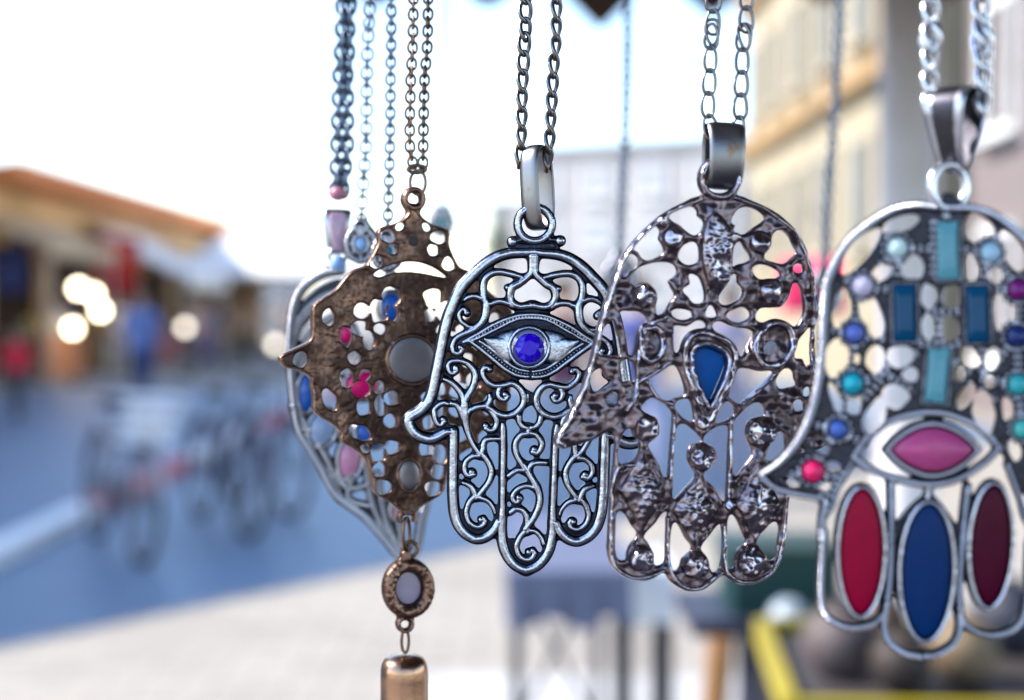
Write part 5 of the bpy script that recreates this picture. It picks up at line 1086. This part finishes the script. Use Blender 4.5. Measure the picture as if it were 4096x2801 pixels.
# right: goods table with yellow rim and clay pots; wooden stand with a green box
t = thing('goods_table', (.72, 2.02, 0), 'table with a bright yellow rim holding clay pots, lower right', 'table'); L = Vector(t.location)
TZ = .985; YL = plain('yellow paint', (.34,.28,.0), .4, var=.08)
cs = [(.352,1.78),(1.12,1.74),(1.15,2.24),(.395,2.24)]
b = MB(); b.add([Vector((x, y, TZ-.03))-L for x, y in cs]+[Vector((x, y, TZ-.005))-L for x, y in cs], [(3,2,1,0),(4,5,6,7),(0,1,5,4),(1,2,6,5),(2,3,7,6),(3,0,4,7)]); b.obj('table_top', plain('dark board', (.05,.045,.05), .6), t)
for i in range(4):
    a, c = Vector((*cs[i], TZ))-L, Vector((*cs[(i+1) % 4], TZ))-L; b = MB(); dv = (c-a); b.box((a+c)/2, (dv.length, .02, .032), rz=math.atan2(dv.y, dv.x)); b.obj('rim', YL, t)
for x, y in cs: b = MB(); b.tube([Vector((x*.96+.03, y*.96+.08, 0))-L, Vector((x*.96+.03, y*.96+.08, TZ-.03))-L], .018, 8); b.obj('leg', IRON, t)
def pot(label, u, v, d, r, col, kind=0, nm='clay_pot'):
    p = atu(u, v, d); m = plain(nm+' '+label[:12], tuple(c*.4 for c in col), .65, var=.25, scale=30, bump=.001); t = thing(nm, (p.x, p.y, TZ), label, 'pot', 'pots on the yellow rimmed table')
    if kind == 0: pr = [(0,0),(.55,0),(.8,.25),(1,.75),(.95,1.25),(.6,1.65),(.42,1.75),(.5,1.9),(.44,1.9),(.36,1.75),(.5,1.6)]
    else: pr = [(0,0),(.5,0),(.85,.35),(1,.9),(.85,1.45),(.45,1.8),(0,1.9)]
    b = MB(); b.lathe([(a*r, z*r) for a, z in pr], n=24); b.obj('body', m, t, (0, 0, 0), True)
    if kind == 0: b = MB(); b.lathe([(0, 1.6*r), (.4*r, 1.62*r)], n=20); b.obj('mouth', MATS['dark hollow'], t)
    else: b = MB(); b.lathe([(0, 1.98*r), (.1*r, 1.95*r), (.12*r, 1.85*r)], n=12); b.obj('knob', m, t, (0, 0, 0), True)
pot('mauve grey round vase with a dark mouth, leftmost on the yellow rimmed table', 1905, 1480, 1.98, .052, (.22,.17,.19))
pot('tan lidded round jar at the right of the yellow rimmed table', 2185, 1500, 1.95, .048, (.42,.3,.19), 1)
pot('dark brown vase between the mauve vase and the tan jar', 2045, 1500, 1.9, .042, (.06,.04,.04))
pot('small brown jar behind the dark brown vase', 2000, 1480, 2.15, .04, (.25,.14,.09), 1); pot('slate blue vase at the far corner of the yellow rimmed table', 2290, 1470, 2.12, .055, (.05,.06,.12))
g0 = atu(1775, 1305, 2.7)
t = thing('wooden_stand', (g0.x-.03, 2.75, 0), 'wooden stand with one ochre leg and dark legs under the green box', 'stand'); sz = g0.z-.07; L = Vector(t.location)
OCW = plain('ochre wood', (.27,.13,.045), .6, var=.2, scale=20); NAVY = plain('navy painted wood', (.025,.03,.06), .5)
b = MB(); b.box((.02, 0, sz-.015), (.34, .3, .03)); b.obj('top', NAVY, t)
pa = atu(1640, 1350, 2.6); pb_ = atu(1590, 1640, 2.6)
b = MB(); b.tube([Vector((pa.x, 2.6, sz-.03))-L, Vector((pb_.x-.04, 2.58, 0))-L], .025, 8); b.obj('leg', OCW, t)
for x, y in ((pa.x+.065, 2.66), (pa.x+.27, 2.66), (pa.x+.27, 2.86)): b = MB(); b.tube([Vector((x, y, sz-.03))-L, Vector((x+.01, y, 0))-L], .026, 8); b.obj('leg', NAVY, t)
t = thing('green_box', (g0.x, 2.74, sz), 'dark green box with a lid on the wooden stand', 'box')
GRN = plain('dark green paint', (.002,.035,.035), .45); b = MB(); b.box((0, 0, .05), (.2, .2, .1)); b.obj('body', GRN, t); b = MB(); b.box((0, 0, .115), (.215, .215, .03)); b.obj('lid', GRN, t)
p = atu(1790, 1405, 2.45); b = MB(); b.ball((0, 0, 0), .03, 16); b.lathe([(0, -.028), (.02, -.03), (.02, -.035)], n=12)
b2_ = MB(); b2_.ball((0, 0, 0), .036, 16)
t = thing('white_ornament', p, 'round white ornament hanging below the green box', 'ornament'); b2_.obj('ball', plain('white glaze', (.3,.37,.46), .25), t, (0, 0, 0), True)
b = MB(); b.tube([(0, 0, .034), (0, .2, sz-.03-p.z)], .002, 6); b.obj('string', IRON, t)

# ================================================================== far trees
def tree(label, x, y, h, cr, seed, col=(.05,.075,.03)):
    t = thing('tree', (x, y, 0), label, 'tree', 'trees beyond the street'); r = random.Random(seed)
    b = MB(); b.tube([(0,0,0),(.05,0,h*.3),(-.05,.05,h*.6),(.05,0,h*.9)], [.16,.13,.09,.03], 8)
    for i in range(7): a = i*2.4; b.tube([(0,0,h*(.4+.06*i)), (math.cos(a)*cr*.7, math.sin(a)*cr*.7, h*(.55+.06*i))], [.05,.015], 5)
    b.obj('trunk', plain('bark', (.1,.07,.05), .9) if 'bark' not in MATS else MATS['bark'], t, (0,0,0), True)
    V = []; F = []
    cl = [Vector((r.gauss(0, cr*.45), r.gauss(0, cr*.45), h*.68+r.gauss(0, h*.13))) for _ in range(16)]
    for i in range(1700):
        c = r.choice(cl)+Vector((r.gauss(0, cr*.2), r.gauss(0, cr*.2), r.gauss(0, h*.06))); s = r.uniform(.06, .14); a = Vector((r.gauss(0,1), r.gauss(0,1), r.gauss(0,1))).normalized(); u = a.orthogonal().normalized(); w2 = a.cross(u); k_ = len(V)
        V += [c-u*s, c+w2*s*.5, c+u*s, c-w2*s*.5]; F.append((k_, k_+1, k_+2, k_+3))
    o = link('crown', pyd('crown', V, F), plain('leaf '+label[:10], col, .7, var=.4, scale=3), t, (0,0,0), False)
tree('slim tree left of the far apartment block', -.75, 70, 6.4, .7, 3)
